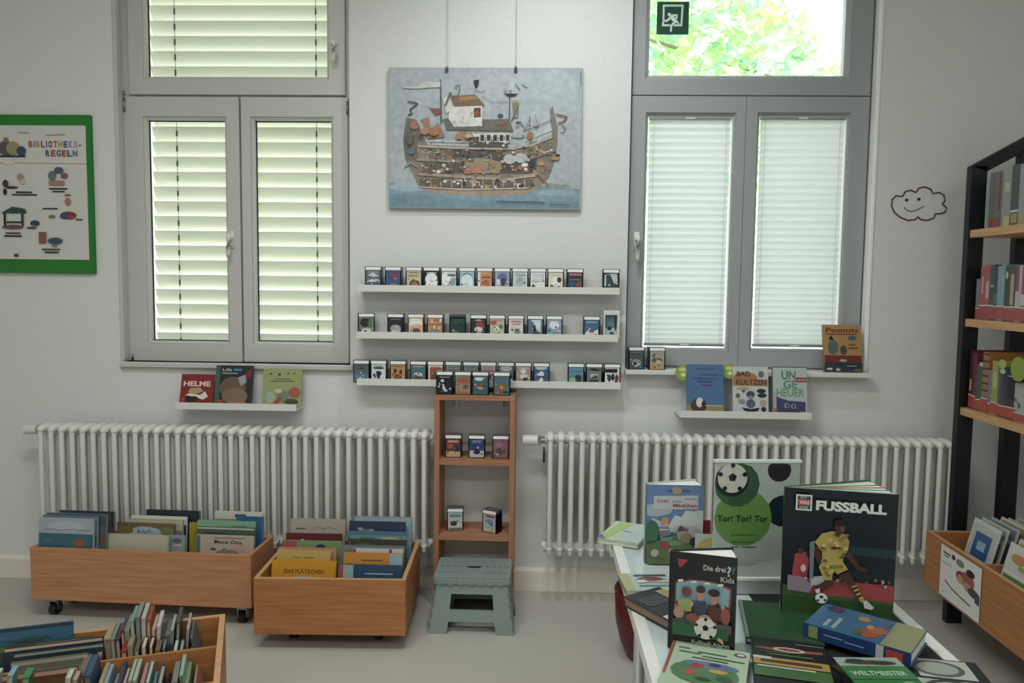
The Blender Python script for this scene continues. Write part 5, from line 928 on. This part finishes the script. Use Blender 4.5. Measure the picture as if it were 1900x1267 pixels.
# right-hand bin
Z4 = .42; z40 = .20; X4 = ZP(1719, 984, Z4).x; Y4 = ZP(1719, 984, Z4).y
L4 = .98; D4 = .44
M4 = T(X4, Y4, 0) @ RZ(-90)      # local x runs toward the camera, local y to the right wall
bin_('book_bin', 'beech bin of comics at the right edge with an animal notice on its side', M4, L4, D4, z40, Z4, BIN2, cross=(.36,), dividers=(), cast=False)
A = XP(1748, 1008, X4-.002); B = XP(1823, 1052, X4-.002); C_ = XP(1744, 1101, X4-.002)
nw = abs(A.y-B.y); nh = A.z-C_.z
nt = thing('notice_sheet', 'white notice sheet with small picture taped to the side of the right bin', 'sheet', T(X4-.003, A.y, C_.z) @ RZ(-90))
box('sheet', 0, nw, -.0008, 0, 0, nh, PAPER, nt, M=Matrix())
art('sheet_print', clampshapes([('r', 0, 0, 1, 1, 'dcdcd6'), ('r', .06, .86, .25, .89, '3c3c3c'), ('r', .08, .81, .22, .83, '3c3c3c'), ('e', .33, .88, .05, .05, '6a2c34'), ('e', .5, .85, .1, .07, '7a7c78'), ('e', .55, .6, .14, .12, '8c4038'), ('e', .7, .62, .16, .15, 'a05044'), ('e', .76, .78, .1, .07, '2c2422'), ('e', .52, .56, .08, .08, 'c0907c'), ('e', .7, .5, .1, .08, 'c0907c'), ('e', .85, .46, .14, .08, '3c4c50'), ('p', [(.88, .4), (1, .45), (1, .3), (.9, .32)], '2c4c74'), ('r', .06, .68, .3, .69, '8a8a86'), ('l', [(.15, .35), (.3, .28), (.5, .24), (.8, .2)], .02, '5c5c58'), ('r', .1, .1, .14, .12, '8a8a86')]), nw, nh, nt, T(0, -.0008, 0))
# comics in the right bin: covers face the room, leaning to the wall
F4 = z40+.0225
def comic(ly_off, px, ytop_px, wid, yfar, col, shapes, label, tilt=14, zt=None, grp='comics in the right bin'):
    z = zt if zt is not None else .45
    h = (z-F4)/math.cos(math.radians(tilt))
    M = T(X4+ly_off, yfar, F4+.003) @ RZ(-90) @ RX(-tilt)
    return book(M, wid, h, .004, col, shapes, label, grp, soft=True)
W0 = 'c4c8c4'
comic(.035, 0, 0, .17, Y4-.145, W0, [('r', .05, .05, .95, .95, 'b4bab6'), ('r', .2, .55, .8, .86, '2c5890'), ('r', .35, .65, .65, .76, '8cb0d0'), ('e', .4, .38, .3, .16, '9cac9c'), ('e', .25, .25, .12, .08, '5c6c54'), ('e', .6, .22, .16, .08, '7c8c84')], 'white comic with a blue title box, frontmost at the far end of the right bin', zt=.52)
for k in range(6):
    comic(.065+.033*k, 0, 0, .17, Y4-.14-.004*(k % 3), ['bcc0bc', 'a8aeac', 'c4c8c4', 'b4b4ac', 'a4b0ac', 'c0c4bc'][k], [('r', .05, .85, .95, .97, ['8c9894', '6c7c84', 'a07c64', '4c5c64', '7c8c6c', '94988c'][k]), ('r', .1, .5, .9, .8, ['8c6c54', '5c6c7c', '8c948c', '94543c', '6c7c6c', '54646c'][k])], '%s sleeved comic, %s behind the blue-titled one in the right bin' % (['pale', 'silver-grey', 'white', 'stone', 'cool grey', 'off-white'][k], ordw[k]), zt=.52+.003*(k % 3))
comic(.032, 0, 0, .19, Y4-.385, 'c8ccc6', [('r', .05, .05, .95, .62, '5c8c44'), ('e', .3, .25, .2, .12, '7c6444'), ('e', .55, .35, .22, .1, 'a48c64'), ('r', .05, .62, .95, .67, 'd8dcd8'), ('e', .35, .84, .22, .06, 'c08430'), ('r', .4, .73, .95, .78, 'a09c3c'), ('e', .85, .3, .1, .08, 'b03c30'), ('e', .85, .15, .12, .1, 'd0d0c8')], 'white comic with green picture and yellow title, front of the right bin near half', zt=.505)
for k in range(6):
    comic(.062+.033*k, 0, 0, .19, Y4-.38-.004*(k % 3), ['c0c4c0', 'acb0ac', 'c8ccc8', 'b0b4b0', 'a8aca8', 'c0c4c0'][k], [('r', .05, .85, .95, .95, ['a08c4c', '5c6c74', '948c84', 'a06444', '6c847c', '8c8c84'][k]), ('r', .1, .5, .9, .8, ['6c8c6c', '5c647c', '8c7c6c', '9c8c5c', '6c6c6c', '54746c'][k])], '%s sleeved comic, %s behind the green one in the right bin' % (['pale', 'silver-grey', 'white', 'stone', 'cool grey', 'off-white'][k], ordw[k]), zt=.512+.003*((k+1) % 3))
# ================================================================ DISPLAY TABLE
TT = .69; xt0 = ZP(1137, 1010, TT).x; xt1 = ZP(1815, 1267, TT).x+.012; yt0 = -1.32; yt1 = -2.62
tb = thing('display_table', 'white-rimmed steel-legged table covered with football books at the lower right', 'table', T((xt0+xt1)/2, -1.95, 0))
bm = bmesh.new(); ring(bm, xt0, xt1, yt1, yt0, xt0+.026, xt1-.026, yt1+.026, yt0-.026, 0, .03)
for v in bm.verts: v.co = Vector((v.co.x, v.co.z, TT-v.co.y))
under(tb, bm_obj('rim', bm, WHITE, bevel=.002))
under(tb, box('top_panel', xt0+.0261, xt1-.0261, yt1+.0261, yt0-.0261, TT-.02, TT-.0025, mat('pale_table_top', 'bcc8cc', .12)))
legm = mat('steel_tube', 'a4a5a2', .4, metal=.35)
bm = bmesh.new(); ly0 = -1.79
for a, b_ in (((xt0+.02, ly0), (xt0+.02, yt1+.06)), ((xt1-.02, ly0), (xt1-.02, yt1+.06)), ((xt0+.02, ly0), (xt1-.02, ly0)), ((xt0+.02, yt1+.06), (xt1-.02, yt1+.06))):
    bx(bm, min(a[0], b_[0])-.011, max(a[0], b_[0])+.011, min(a[1], b_[1])-.011, max(a[1], b_[1])+.011, TT-.058, TT-.0305)
under(tb, bm_obj('under_frame', bm, legm))
for x in (xt0+.02, xt1-.02):
    for y in (ly0, yt1+.06):
        bm = bmesh.new(); tube(bm, [(x, y, .0), (x, y, TT-.058)], .0125, 14); under(tb, bm_obj('leg', bm, legm, smooth=True))
# black mat under the books on the right
bk = box('black_mat', .50, xt1-.03, -2.55, -1.62, TT-.0023, TT-.0003, mat('black_felt', '15171c', .7)); tag(bk, 'black felt mat lying on the right half of the table top', 'mat')
def flat(cx_, cy_, yaw, wd, h, th, col, shapes, label, z=TT+.0005, **kw):
    """book lying face up; centre at cx_,cy_ ; top of the cover points to +y turned by yaw"""
    M = T(cx_, cy_, z+th) @ RZ(yaw) @ T(-wd/2, -h/2, 0) @ RX(-90)
    return book(M, wd, h, th, col, shapes, label, 'books lying on the display table', **kw)
def flatc(FL, FR, z, wd, h, th, col, shapes, label, **kw):
    """far-left and far-right corners of the cover (photo pixels) at height z of its upper face"""
    a = ZP(*FL, z); b_ = ZP(*FR, z); yaw = yawof(a, b_)
    M = T(a.x, a.y, z) @ RZ(yaw) @ T(0, -h, 0) @ RX(-90)
    return book(M, wd, h, th, col, shapes, label, 'books lying on the display table', **kw)
def yawof(a, b_): return math.degrees(math.atan2(b_.y-a.y, b_.x-a.x))
flatc((1143, 966), (1191, 973), TT+.0145, .115, .17, .014, 'b8ccb0', [('r', .45, 0, 1, 1, 'b8c8c4'), ('p', [(0, 0), (.2, 0), (.5, 1), (.15, 1)], 'a4c470'), ('r', .4, .5, .6, .53, '4c6458'), ('p', [(0, 0), (.2, 0), (0, .2)], '5c6ca0')], 'pale green and white book overhanging the far left table corner', spine='5c2c30')
flatc((1146, 1064), (1238, 1063), TT+.0125, .12, .105, .012, 'a8b4b0', [('r', 0, .02, .2, 1, 'a4a86c'), ('r', .3, .2, .9, .3, '5c7c84'), ('e', .6, .65, .25, .12, '8c4c40'), ('r', .3, .8, .95, .9, '3c4448'), ('e', .4, .5, .12, .1, 'c4ccc8'), ('l', [(.3, .6), (.5, .75), (.9, .6)], .02, '2c3434'), ('l', [(.3, .4), (.6, .45), (.95, .4)], .02, '8c4c40')], 'flat picture book with olive spine at the left table rim', spine='8c8c4c')
a = ZP(1157, 1106, TT+.0225); b_ = ZP(1240, 1150, TT+.0225)
book(T(a.x, a.y, TT+.0225) @ RZ(yawof(a, b_)-90) @ T(-.105, 0, 0) @ RX(-90), .105, .15, .022, '24282a', [('r', .05, .55, .5, .98, '4a5250'), ('r', .0, .1, .25, .8, 'a0885c'), ('r', .75, .82, 1, 1, 'c8c8c0'), ('r', .3, .2, .9, .5, '3a4240')], 'thick black book with brown page edges lying at the left table rim', 'books lying on the display table', spine='6c5c4c')
b = [o for o in bpy.data.objects if o.get('label', '').startswith('thick black book')][0]
[c for c in b.children if c.name.startswith('pages')][0].data.materials[0] = cmat('8c7464', .85)
# the three standing books and the acrylic holder
def stand(px0, py0, px1, py1, h, zb=TT+.0005):
    a = ZP(px0, py0, zb+h); b_ = ZP(px1, py1, zb+h); return T(a.x, a.y, zb) @ RZ(yawof(a, b_)), (a-b_).length
M, wd = stand(1201, 899, 1307, 901, .205)
open_book(M, wd, .205, 20, '5f7fae', [('r', 0, .42, 1, 1, '6484b4'), ('e', .15, .68, .3, .08, 'a9b6c4'), ('e', .95, .6, .2, .09, 'c4ccd0'), ('p', [(.1, .58), (.4, .5), (.5, .62), (.62, .6), (.68, .68), (.8, .68), (.88, .6), (1, .55), (1, .4), (.1, .4)], 'c9d0d0'), ('p', [(.12, .88-.02), (.9, .875), (.9, .7), (.12, .69)], 'b9c0c4'), ('t', 'Conni', .18, .78, .045, .2, 'a03c40', .02), ('t', 'und das', .44, .785, .028, .16, '4c4444', 0), ('t', 'ganz besondere', .66, .82, .022, .22, '5c5454', 0), ('t', 'Mädchen', .46, .725, .045, .42, 'a84448', .02), ('e', .52, .93, .09, .045, 'b09878'), ('r', .35, .925, .45, .935, '2c4c7c'), ('r', .6, .925, .75, .935, '2c4c7c'),
    ('r', 0, 0, 1, .3, '4c6a34'), *scene_blobs(12, ['4c7034', '6c8c4c', '3c5c2c', '84945c', '8c6c50'], 34, x0=.03, x1=.97, y0=.04, y1=.33, s=.07), ('e', .1, .42, .12, .14, '3c7048'), *scene_blobs(14, ['c09c84', '5c4c40', 'a8acb0', '7c5c6c', '6c8c90'], 22, x0=.45, x1=.95, y0=.3, y1=.46, s=.045), ('p', [(.0, .25), (.5, .38), (1, .3), (1, .0), (0, 0)], '557040'), ('e', .32, .56, .07, .05, 'b89058'), ('e', .34, .5, .05, .04, 'c49c84'), ('p', [(.2, .48), (.38, .48), (.42, .38), (.24, .34)], '7c6c80'), ('r', .22, .44, .38, .455, 'd8d0cc'), ('p', [(.24, .34), (.46, .36), (.42, .26), (.3, .27)], '5c8c8c'), ('p', [(.26, .3), (.44, .3), (.36, .2), (.24, .2)], 'a02c3c'), ('e', .6, .46, .05, .04, '5c4438'), ('p', [(.52, .42), (.7, .44), (.74, .36), (.56, .32)], '9c9484'), ('e', .82, .42, .1, .07, 'a8acac'), ('e', .7, .34, .12, .06, '8c7460'), ('e', .85, .3, .1, .06, '3c3434'), ('e', .46, .18, .06, .03, 'd0d4d0'), ('e', .15, .15, .07, .05, 'a4a8a4'), ('r', .2, .05, .34, .08, '8c3c2c'), ('e', .5, .28, .12, .04, '6c8858')], 'hardcover with blue sky and grass on its cover standing half open on the table', '84a044', backcol='c4ccc0', spshapes=[('r', 0, .03, 1, .22, 'a03c34'), ('r', 0, .0, 1, .03, '3c5c34')], th=.02)
# small items behind it
A_ = ZP(1296, 1000, TT+.01)
t = box('card', 0, .05, 0, .002, 0, .09, cmat('b8bcb0'), None, M=T(.405, -1.535, TT+.0005) @ RZ(-8)); tag(t, 'small colourful card standing between the blue-sky hardcover and the poster holder', 'card')
art('card_print', clampshapes([('r', 0, 0, 1, .55, 'b4b8b4'), ('p', [(.0, .55), (1, .7), (1, .95), (.3, .8)], 'b8a84c'), ('e', .6, .4, .3, .08, '4c6c84'), ('e', .4, .25, .3, .06, '3c4c4c'), ('e', .7, .12, .25, .05, '8c4c44')]), .05, .09, t, Matrix())
t = box('red_booklet', 0, .05, 0, .004, 0, .115, cmat('6c1420'), None, M=T(.40, -1.50, TT+.0005) @ RZ(-6)); tag(t, 'dark red booklet standing just behind the small colourful card', 'booklet')
# acrylic holder with poster
M, wd = stand(1325, 853, 1488, 854, .303)
ah = thing('poster_holder', 'clear upright holder with a football poster reading Tor! Tor! Tor', 'sign holder', M)
box('back_sheet', 0, wd, .004, .006, 0, .303, ACRYL, ah, M=Matrix()); box('front_sheet', 0, wd, -.001, .0005, .006, .300, ACRYL, ah, M=Matrix())
bm = bmesh.new(); bx(bm, 0, wd, -.002, .007, .297, .3035); bm_obj('top_edge', bm, mat('acrylic_edge', 'dfe6e2', .3), ah, Matrix())
bm = bmesh.new(); prism(bm, [(-.055, 0), (.006, 0), (.006, .004), (-.05, .032), (-.055, .032)], 0, wd, 0); ft = bm_obj('foot', bm, mat('frosted_acrylic', 'b4b8b6', .35), ah, Matrix())
box('foot_edge', 0, wd, -.0575, -.049, .0325, .0385, mat('acrylic_edge', 'dfe6e2', .3), ft)
pst = box('poster', .003, wd-.003, .001, .003, .004, .296, PAPER, ah, M=Matrix())
pw_, ph_ = wd-.006, .292
PPx = lambda x, y: ((x-90)/720, 1-(y-75)/1110)
def pe(x, y, r, c): u, v = PPx(x, y); return ('e', u, v, r/720, r/720*pw_/ph_, c)
art('poster_print', clampshapes([('r', 0, 0, 1, 1, 'c6ccc6'), pe(635, 140, 100, '352c34'), pe(280, 270, 192, '3d6244')]) + clampshapes([pe(675, 515, 135, '1c2c34'), pe(340, 580, 245, '6a9a3c'), pe(280, 275, 190, '3d6244'), pe(235, 235, 142, '1e2a26')]) + [('ball', *PPx(240, 215), 125/720), ('t', 'Tor! Tor! Tor', *PPx(120, 610), .05, 430/720, '24351f', .02), ('r', *PPx(235, 738), *PPx(470, 732), '3c5c2c'), ('r', *PPx(240, 805), *PPx(440, 797), '3c5c2c'), ('r', *PPx(250, 850), *PPx(310, 842), '4c544c'), ('r', *PPx(335, 852), *PPx(460, 843), '4c544c'), ('r', *PPx(320, 975), *PPx(590, 970), '8c928c'), ('r', *PPx(280, 1000), *PPx(480, 994), '8c928c'), ('r', *PPx(280, 1020), *PPx(430, 1014), '8c928c')], pw_, ph_, pst, T(.003, .001, .004), PRINTG)
# die drei
M, wd = stand(1245, 1022, 1369, 1036, .195)
open_book(M, wd, .195, 24, '17161c', [('r', 0, 0, 1, 1, '18171d'), ('p', [(.1, .93), (.27, .93), (.17, .85), (.13, .85)], 'a02c28'), ('t', 'Die drei', .5, .845, .055, .33, 'c8c8c0', .015), ('t', '?', .85, .81, .1, .06, 'c0b8a8', .03), ('t', '?', .92, .84, .07, .05, '3c6c8c', .03), ('t', 'Kids', .76, .745, .055, .2, 'b8b8b0', .015),
    ('p', [(.08, .69), (.3, .735), (.5, .745), (.7, .735), (.93, .69), (.91, .35), (.08, .35)], '8c3438'), ('p', [(.1, .68), (.3, .72), (.5, .73), (.7, .72), (.9, .67), (.88, .35), (.1, .35)], '7ca8b4')] +
    [('p', [(.12+.2*i, .69+.012*math.sin(i)), (.2+.2*i, .705), (.2+.2*i, .73), (.12+.2*i, .72)], 'd8d4cc') for i in range(4)] +
    [('r', .1, .3, .9, .5, '6c5044')]+scene_blobs(31, ['a07860', '8c4840', '4c3830', 'c0a084', '3c4c5c', '70806c', '2c2420'], 46, x0=.12, x1=.88, y0=.3, y1=.52, s=.05)+[('r', .1, .3, .101, .301, '6c5044'), ('e', .25, .5, .12, .05, 'c09c88'), ('e', .26, .62, .08, .05, '6c4030'), ('p', [(.16, .55), (.32, .55), (.34, .42), (.14, .42)], '8ca04c'), ('e', .47, .6, .06, .06, 'c07c64'), ('e', .47, .66, .07, .04, '3c2c2c'), ('p', [(.38, .54), (.56, .54), (.56, .38), (.38, .38)], '34445c'), ('e', .68, .58, .06, .06, 'b08068'), ('e', .67, .64, .09, .04, '2c2220'), ('p', [(.6, .5), (.78, .5), (.8, .36), (.6, .36)], '5c3428'), ('e', .15, .4, .08, .06, 'b0886c'), ('e', .36, .36, .1, .05, '8c4c40'), ('e', .55, .36, .1, .05, 'b08c74'), ('e', .85, .42, .07, .08, '9c4c44'), ('e', .3, .3, .08, .03, 'c8c4bc'), ('r', .06, .24, .94, .33, '5c5450'), ('e', .2, .3, .14, .04, '3c4c40'), ('r', .06, .17, .9, .29, '24603c'), ('ball', .56, .27, .17), ('p', [(.74, .17), (.84, .13), (.82, .18), (.76, .2)], 'c8a070'), ('t', 'Fußball-Alarm', .36, .1, .045, .56, 'a4a8a0', .015)], 'black book with three children and a football, standing half open on the table', '18171d', spshapes=[('r', .1, .1+.1*i, .5, .115+.1*i, 'c8c8c0') for i in range(8)])
# FUSSBALL
M, wd = stand(1458, 904, 1668, 918, .285)
FS = lambda x, y: ((x-120)/650, 1-(y-145-(x-120)*.055)/745)
def fp(l, c): return ('p', [FS(*q_) for q_ in l], c)
def fe(x, y, rx, ry, c): u, v = FS(x, y); return ('e', u, v, rx/650, ry/745, c)
open_book(M, wd, .285, 30, '101820', clampshapes([('r', 0, 0, 1, 1, '111a24'), ('r', 0, 0, 1, .22, '2c5024'), fp([(120, 700), (770, 760), (770, 800), (120, 760)], '3c5c2c'), fp([(270, 660), (770, 690), (770, 785), (150, 735)], 'a03838'), fp([(500, 470), (770, 490), (770, 540), (500, 520)], '20363c'), fp([(500, 530), (770, 545), (770, 680), (500, 650)], '14222a'),
    fp([(190, 520), (250, 510), (275, 560), (265, 650), (250, 720), (170, 715), (180, 600)], 'a8343c'), *[fe(random.Random(i*5).uniform(130, 760), random.Random(i*5+1).uniform(655, 700), 9, 8, ['b04848', '8c3434', 'c0a0a8', '5c4c60'][i % 4]) for i in range(26)], fe(222, 500, 18, 18, '4c3434'), fe(240, 600, 16, 22, 'd0b8c0'), fp([(150, 640), (240, 650), (300, 700), (280, 740), (150, 725)], '8c7c90'), fp([(280, 650), (360, 640), (370, 690), (290, 700)], 'a8b0b8'), fp([(272, 450), (300, 440), (300, 660), (278, 660)], '6c7880')]) +
    clampshapes([fp([(300, 470), (330, 480), (350, 560), (330, 580), (300, 520)], '4c2e22'), fp([(340, 400), (400, 385), (470, 400), (500, 440), (495, 500), (470, 540), (470, 570), (350, 570), (345, 500), (300, 450)], 'b09a34'), fp([(345, 565), (470, 560), (500, 600), (440, 630), (415, 600), (410, 665), (365, 665), (330, 590)], 'b8a030'), *[fe(random.Random(i*7).uniform(340, 490), random.Random(i*7+1).uniform(400, 560), 13, 9, ['8c7628', 'c8b44a', 'a08c30', '6c5c24'][i % 4]) for i in range(22)], *[fe(random.Random(i*9).uniform(355, 470), random.Random(i*9+1).uniform(575, 640), 12, 9, ['8c7628', 'c8b044', '7c6a28'][i % 3]) for i in range(12)], fp([(395, 470), (450, 472), (450, 482), (395, 480)], '3c3424'), fe(442, 360, 32, 38, '4a2c20'), fe(452, 356, 14, 16, '6a4432'), fe(455, 375, 9, 4, '8c5c50'), fe(446, 350, 4, 3, '1c1410'), fe(462, 352, 3, 3, '1c1410'), fe(440, 335, 34, 18, '1c1614'), fe(430, 395, 14, 18, '4a2c20'), fp([(485, 490), (510, 505), (560, 570), (610, 590), (600, 610), (550, 595), (480, 520)], '4c2e22'), fp([(365, 665), (415, 665), (420, 690), (350, 710), (315, 730), (310, 700)], '4c3020'), fp([(440, 630), (500, 605), (545, 680), (520, 695), (470, 660)], '4c3020'), fp([(520, 690), (545, 680), (600, 765), (580, 780)], 'b8982c')] +
    [fp([(520+i*16, 700+i*22), (552+i*13, 690+i*20), (556+i*13, 700+i*20), (526+i*16, 710+i*22)], '1c1a18') for i in range(3)] + [fp([(590, 770), (610, 765), (655, 805), (640, 818), (600, 810)], 'c8ccd0'), fp([(310, 715), (340, 705), (340, 730), (320, 735)], 'd0d4d8'), fe(350, 762, 36, 30, 'd8dad8'), fe(350, 755, 12, 9, '3c3c40'), fe(330, 775, 9, 7, '3c3c40'), fe(372, 772, 9, 7, '3c3c40')]) +
    [('r', .09, .845, .235, .965, 'd0d4d4'), ('r', .105, .857, .22, .953, '2c3c44'), ('r', .105, .885, .22, .93, 'b83830'), ('t', 'WAS', .12, .893, .028, .09, 'd8d0cc', .04), ('t', 'IST', .13, .935, .015, .06, 'b8c0c0', .03), ('t', 'WAS', .12, .861, .018, .08, 'b8c0c0', .03), ('t', 'FUSSBALL', .27, .86, .068, .62, 'd4d6d2', .05), ('r', .75, .045, .92, .052, '7c9070')], 'large dark book titled FUSSBALL standing half open, footballer in yellow', '1c3038', backcol='3c5c50', fan=['b8c4b8', '4c9c94', 'c0683c', '5c8c3c', 'c8ccc0'], spshapes=[('r', 0, 0, 1, .12, 'b8b8b4')])
# flat books near the camera
flatc((1370, 1112), (1500, 1124), TT+.0125, .150, .19, .012, '1d4024', [('r', .0, 0, .05, 1, '6c7c74'), ('r', .06, .02, .98, .98, '214a2a'), ('e', .3, .7, .2, .1, '24502c')], 'dark green book lying flat in front of the football poster', spine='6c7c74')
zb_ = TT+.041; NR = ZP(1691, 1213, zb_); NL = ZP(1495, 1156, zb_); FLq = ZP(1532, 1128, zb_)
b = book(T(NR.x, NR.y, zb_) @ RZ(yawof(NR, NL)-90) @ RX(-90), .128, .197, .027, '23587c', [('r', 0, .03, 1, 1, '2c6488'), ('r', .0, .0, 1, .28, '80845c'), ('p', [(0, .28), (1, .22), (1, 0), (0, 0)], '8a8c5c'), ('r', .1, .72, .55, .76, '8a9ca4'), ('r', .1, .80, .4, .84, '8a9ca4'), ('e', .75, .55, .1, .06, 'a07c4c'), ('e', .3, .42, .2, .09, '9c4c30'), ('e', .45, .36, .14, .08, 'a85c3c'), ('e', .2, .52, .12, .04, '4c5c34'), ('e', .85, .85, .12, .08, '4c3c5c'), ('e', .5, .45, .08, .03, 'b08c4c'), ('l', [(.2, .3), (.6, .34), (.9, .3)], .02, '6c7450')], 'thick blue and olive book lying in front of the FUSSBALL book', 'books lying on the display table', spine='173a70', spshapes=[('r', .05, .86, .95, .95, '7c8c4c'), ('r', .5, .62, .58, .8, '8ca0b8'), ('r', .4, .42, .48, .6, '8ca0b8'), ('r', 0, .24, 1, .31, 'b0b8bc'), ('r', .15, .07, .85, .22, 'b03428')])
flatc((1250, 1187), (1394, 1212), TT+.0165, .145, .195, .016, 'a0b49c', [('r', 0, .3, .04, 1, '9c3c34'), ('r', .1, .86, .25, .885, '4c5c4c'), ('r', .35, .82, .72, .84, '3c4438'), ('r', .12, .78, .4, .805, '4c6c4c'), ('r', .42, .745, .95, .765, '4c4c40'), ('r', .3, .69, .75, .71, '4c4c40'), ('e', .88, .9, .08, .04, '7c3c34'), ('e', .89, .9, .05, .02, 'c8ccc0'), ('e', .5, .42, .42, .22, '4c7850'), ('e', .55, .58, .35, .07, '5c7090'), ('e', .4, .54, .08, .05, '9c2c34'), ('e', .33, .40, .07, .06, 'b8443c'), ('e', .66, .48, .12, .04, 'b89444'), ('e', .6, .6, .08, .03, '2c3c5c'), ('e', .75, .36, .1, .05, '3c6044'), ('e', .5, .3, .1, .03, '2c4c34')], 'pale green book with a red spine corner lying at the front left of the table', spine='b0a89c')
flatc((1394, 1180), (1528, 1197), TT+.0185, .135, .225, .018, '15181c', [('p', [(.05, .82), (.95, .84), (.95, .80), (.5, .76), (.05, .79)], '8c4c34'), ('e', .5, .81, .22, .045, 'b8b4a8'), ('e', .5, .81, .16, .026, '8c3c30'), ('r', .6, .93, .98, .94, '8c9094'), ('r', .22, .69, .8, .71, '4c7450'), ('r', .1, .73, .5, .745, '4c5c4c'), ('r', .0, .5, 1, .63, 'a88434'), ('r', .0, .6, .25, .64, 'b8b8a8'), ('r', .1, .54, .9, .59, '4c3c20'), ('r', .0, .3, 1, .48, '3c6434'), ('r', .05, .46, .8, .48, 'c0c8c0')], 'black book with orange and gold bands lying at the front of the table', spine='22262a')
flatc((1672, 1216), (1772, 1226), TT+.0065, .13, .20, .006, '20242a', [('r', .1, .62, .85, .98, 'b0b4ac'), ('e', .4, .8, .36, .16, '5c5c5c'), ('e', .4, .8, .28, .12, '9ca098'), ('r', 0, .2, 1, .58, 'a4aca0'), ('e', .45, .42, .38, .17, '3c4440'), ('e', .45, .42, .3, .12, 'a8b4a8'), ('r', .3, .39, .6, .45, '3c4440')], 'booklet with round grey emblems lying under the blue book')
flatc((1544, 1219), (1664, 1220), TT+.0385, .118, .165, .020, '2c6c38', [('r', 0, .8, .99, 1, '8ca498'), ('e', .5, .88, .4, .05, '5c3c30'), ('e', .3, .92, .15, .04, '2c3c34'), ('e', .7, .86, .2, .04, '3c3c34'), ('r', .0, .52, 1, .78, '2f7440'), ('t', 'WELTMEISTER', .08, .6, .09, .82, 'a8c8a8', .02), ('e', .8, .35, .16, .12, '7ca47c'), ('e', .3, .3, .25, .1, '4c8c54')], 'green book titled WELTMEISTER lying at the front edge of the table', spine='14241a')
flatc((1556, 1236), (1650, 1238), TT+.0175, .10, .15, .016, '8a8c84', None, 'grey book hidden beneath the WELTMEISTER book at the table front')
# red tub below the table
tu = thing('round_tub', 'dark red round tub on the floor beyond the left side of the table', 'tub', T(.475, -.60, 0))
bm = bmesh.new(); prof = [(0, .0), (.10, .0), (.125, .012), (.145, .06), (.163, .14), (.168, .25), (.162, .252), (.156, .14), (.14, .06), (0, .02)]
n = 32; rings = []
for r_, z in prof:
    rings.append([bm.verts.new((max(r_, .0005)*math.cos(2*math.pi*k/n), max(r_, .0005)*math.sin(2*math.pi*k/n), z)) for k in range(n)])
for a, b_ in zip(rings[:-1], rings[1:]):
    for k in range(n): bm.faces.new((a[k], a[(k+1) % n], b_[(k+1) % n], b_[k]))
bm_obj('tub_body', bm, RED, tu, Matrix(), smooth=True)
bm = bmesh.new(); tube(bm, [((.165)*math.cos(2*math.pi*k/32), (.165)*math.sin(2*math.pi*k/32), .252) for k in range(33)], .005, 8, cap=False); bm_obj('tub_rim', bm, RED, tu, Matrix(), smooth=True)
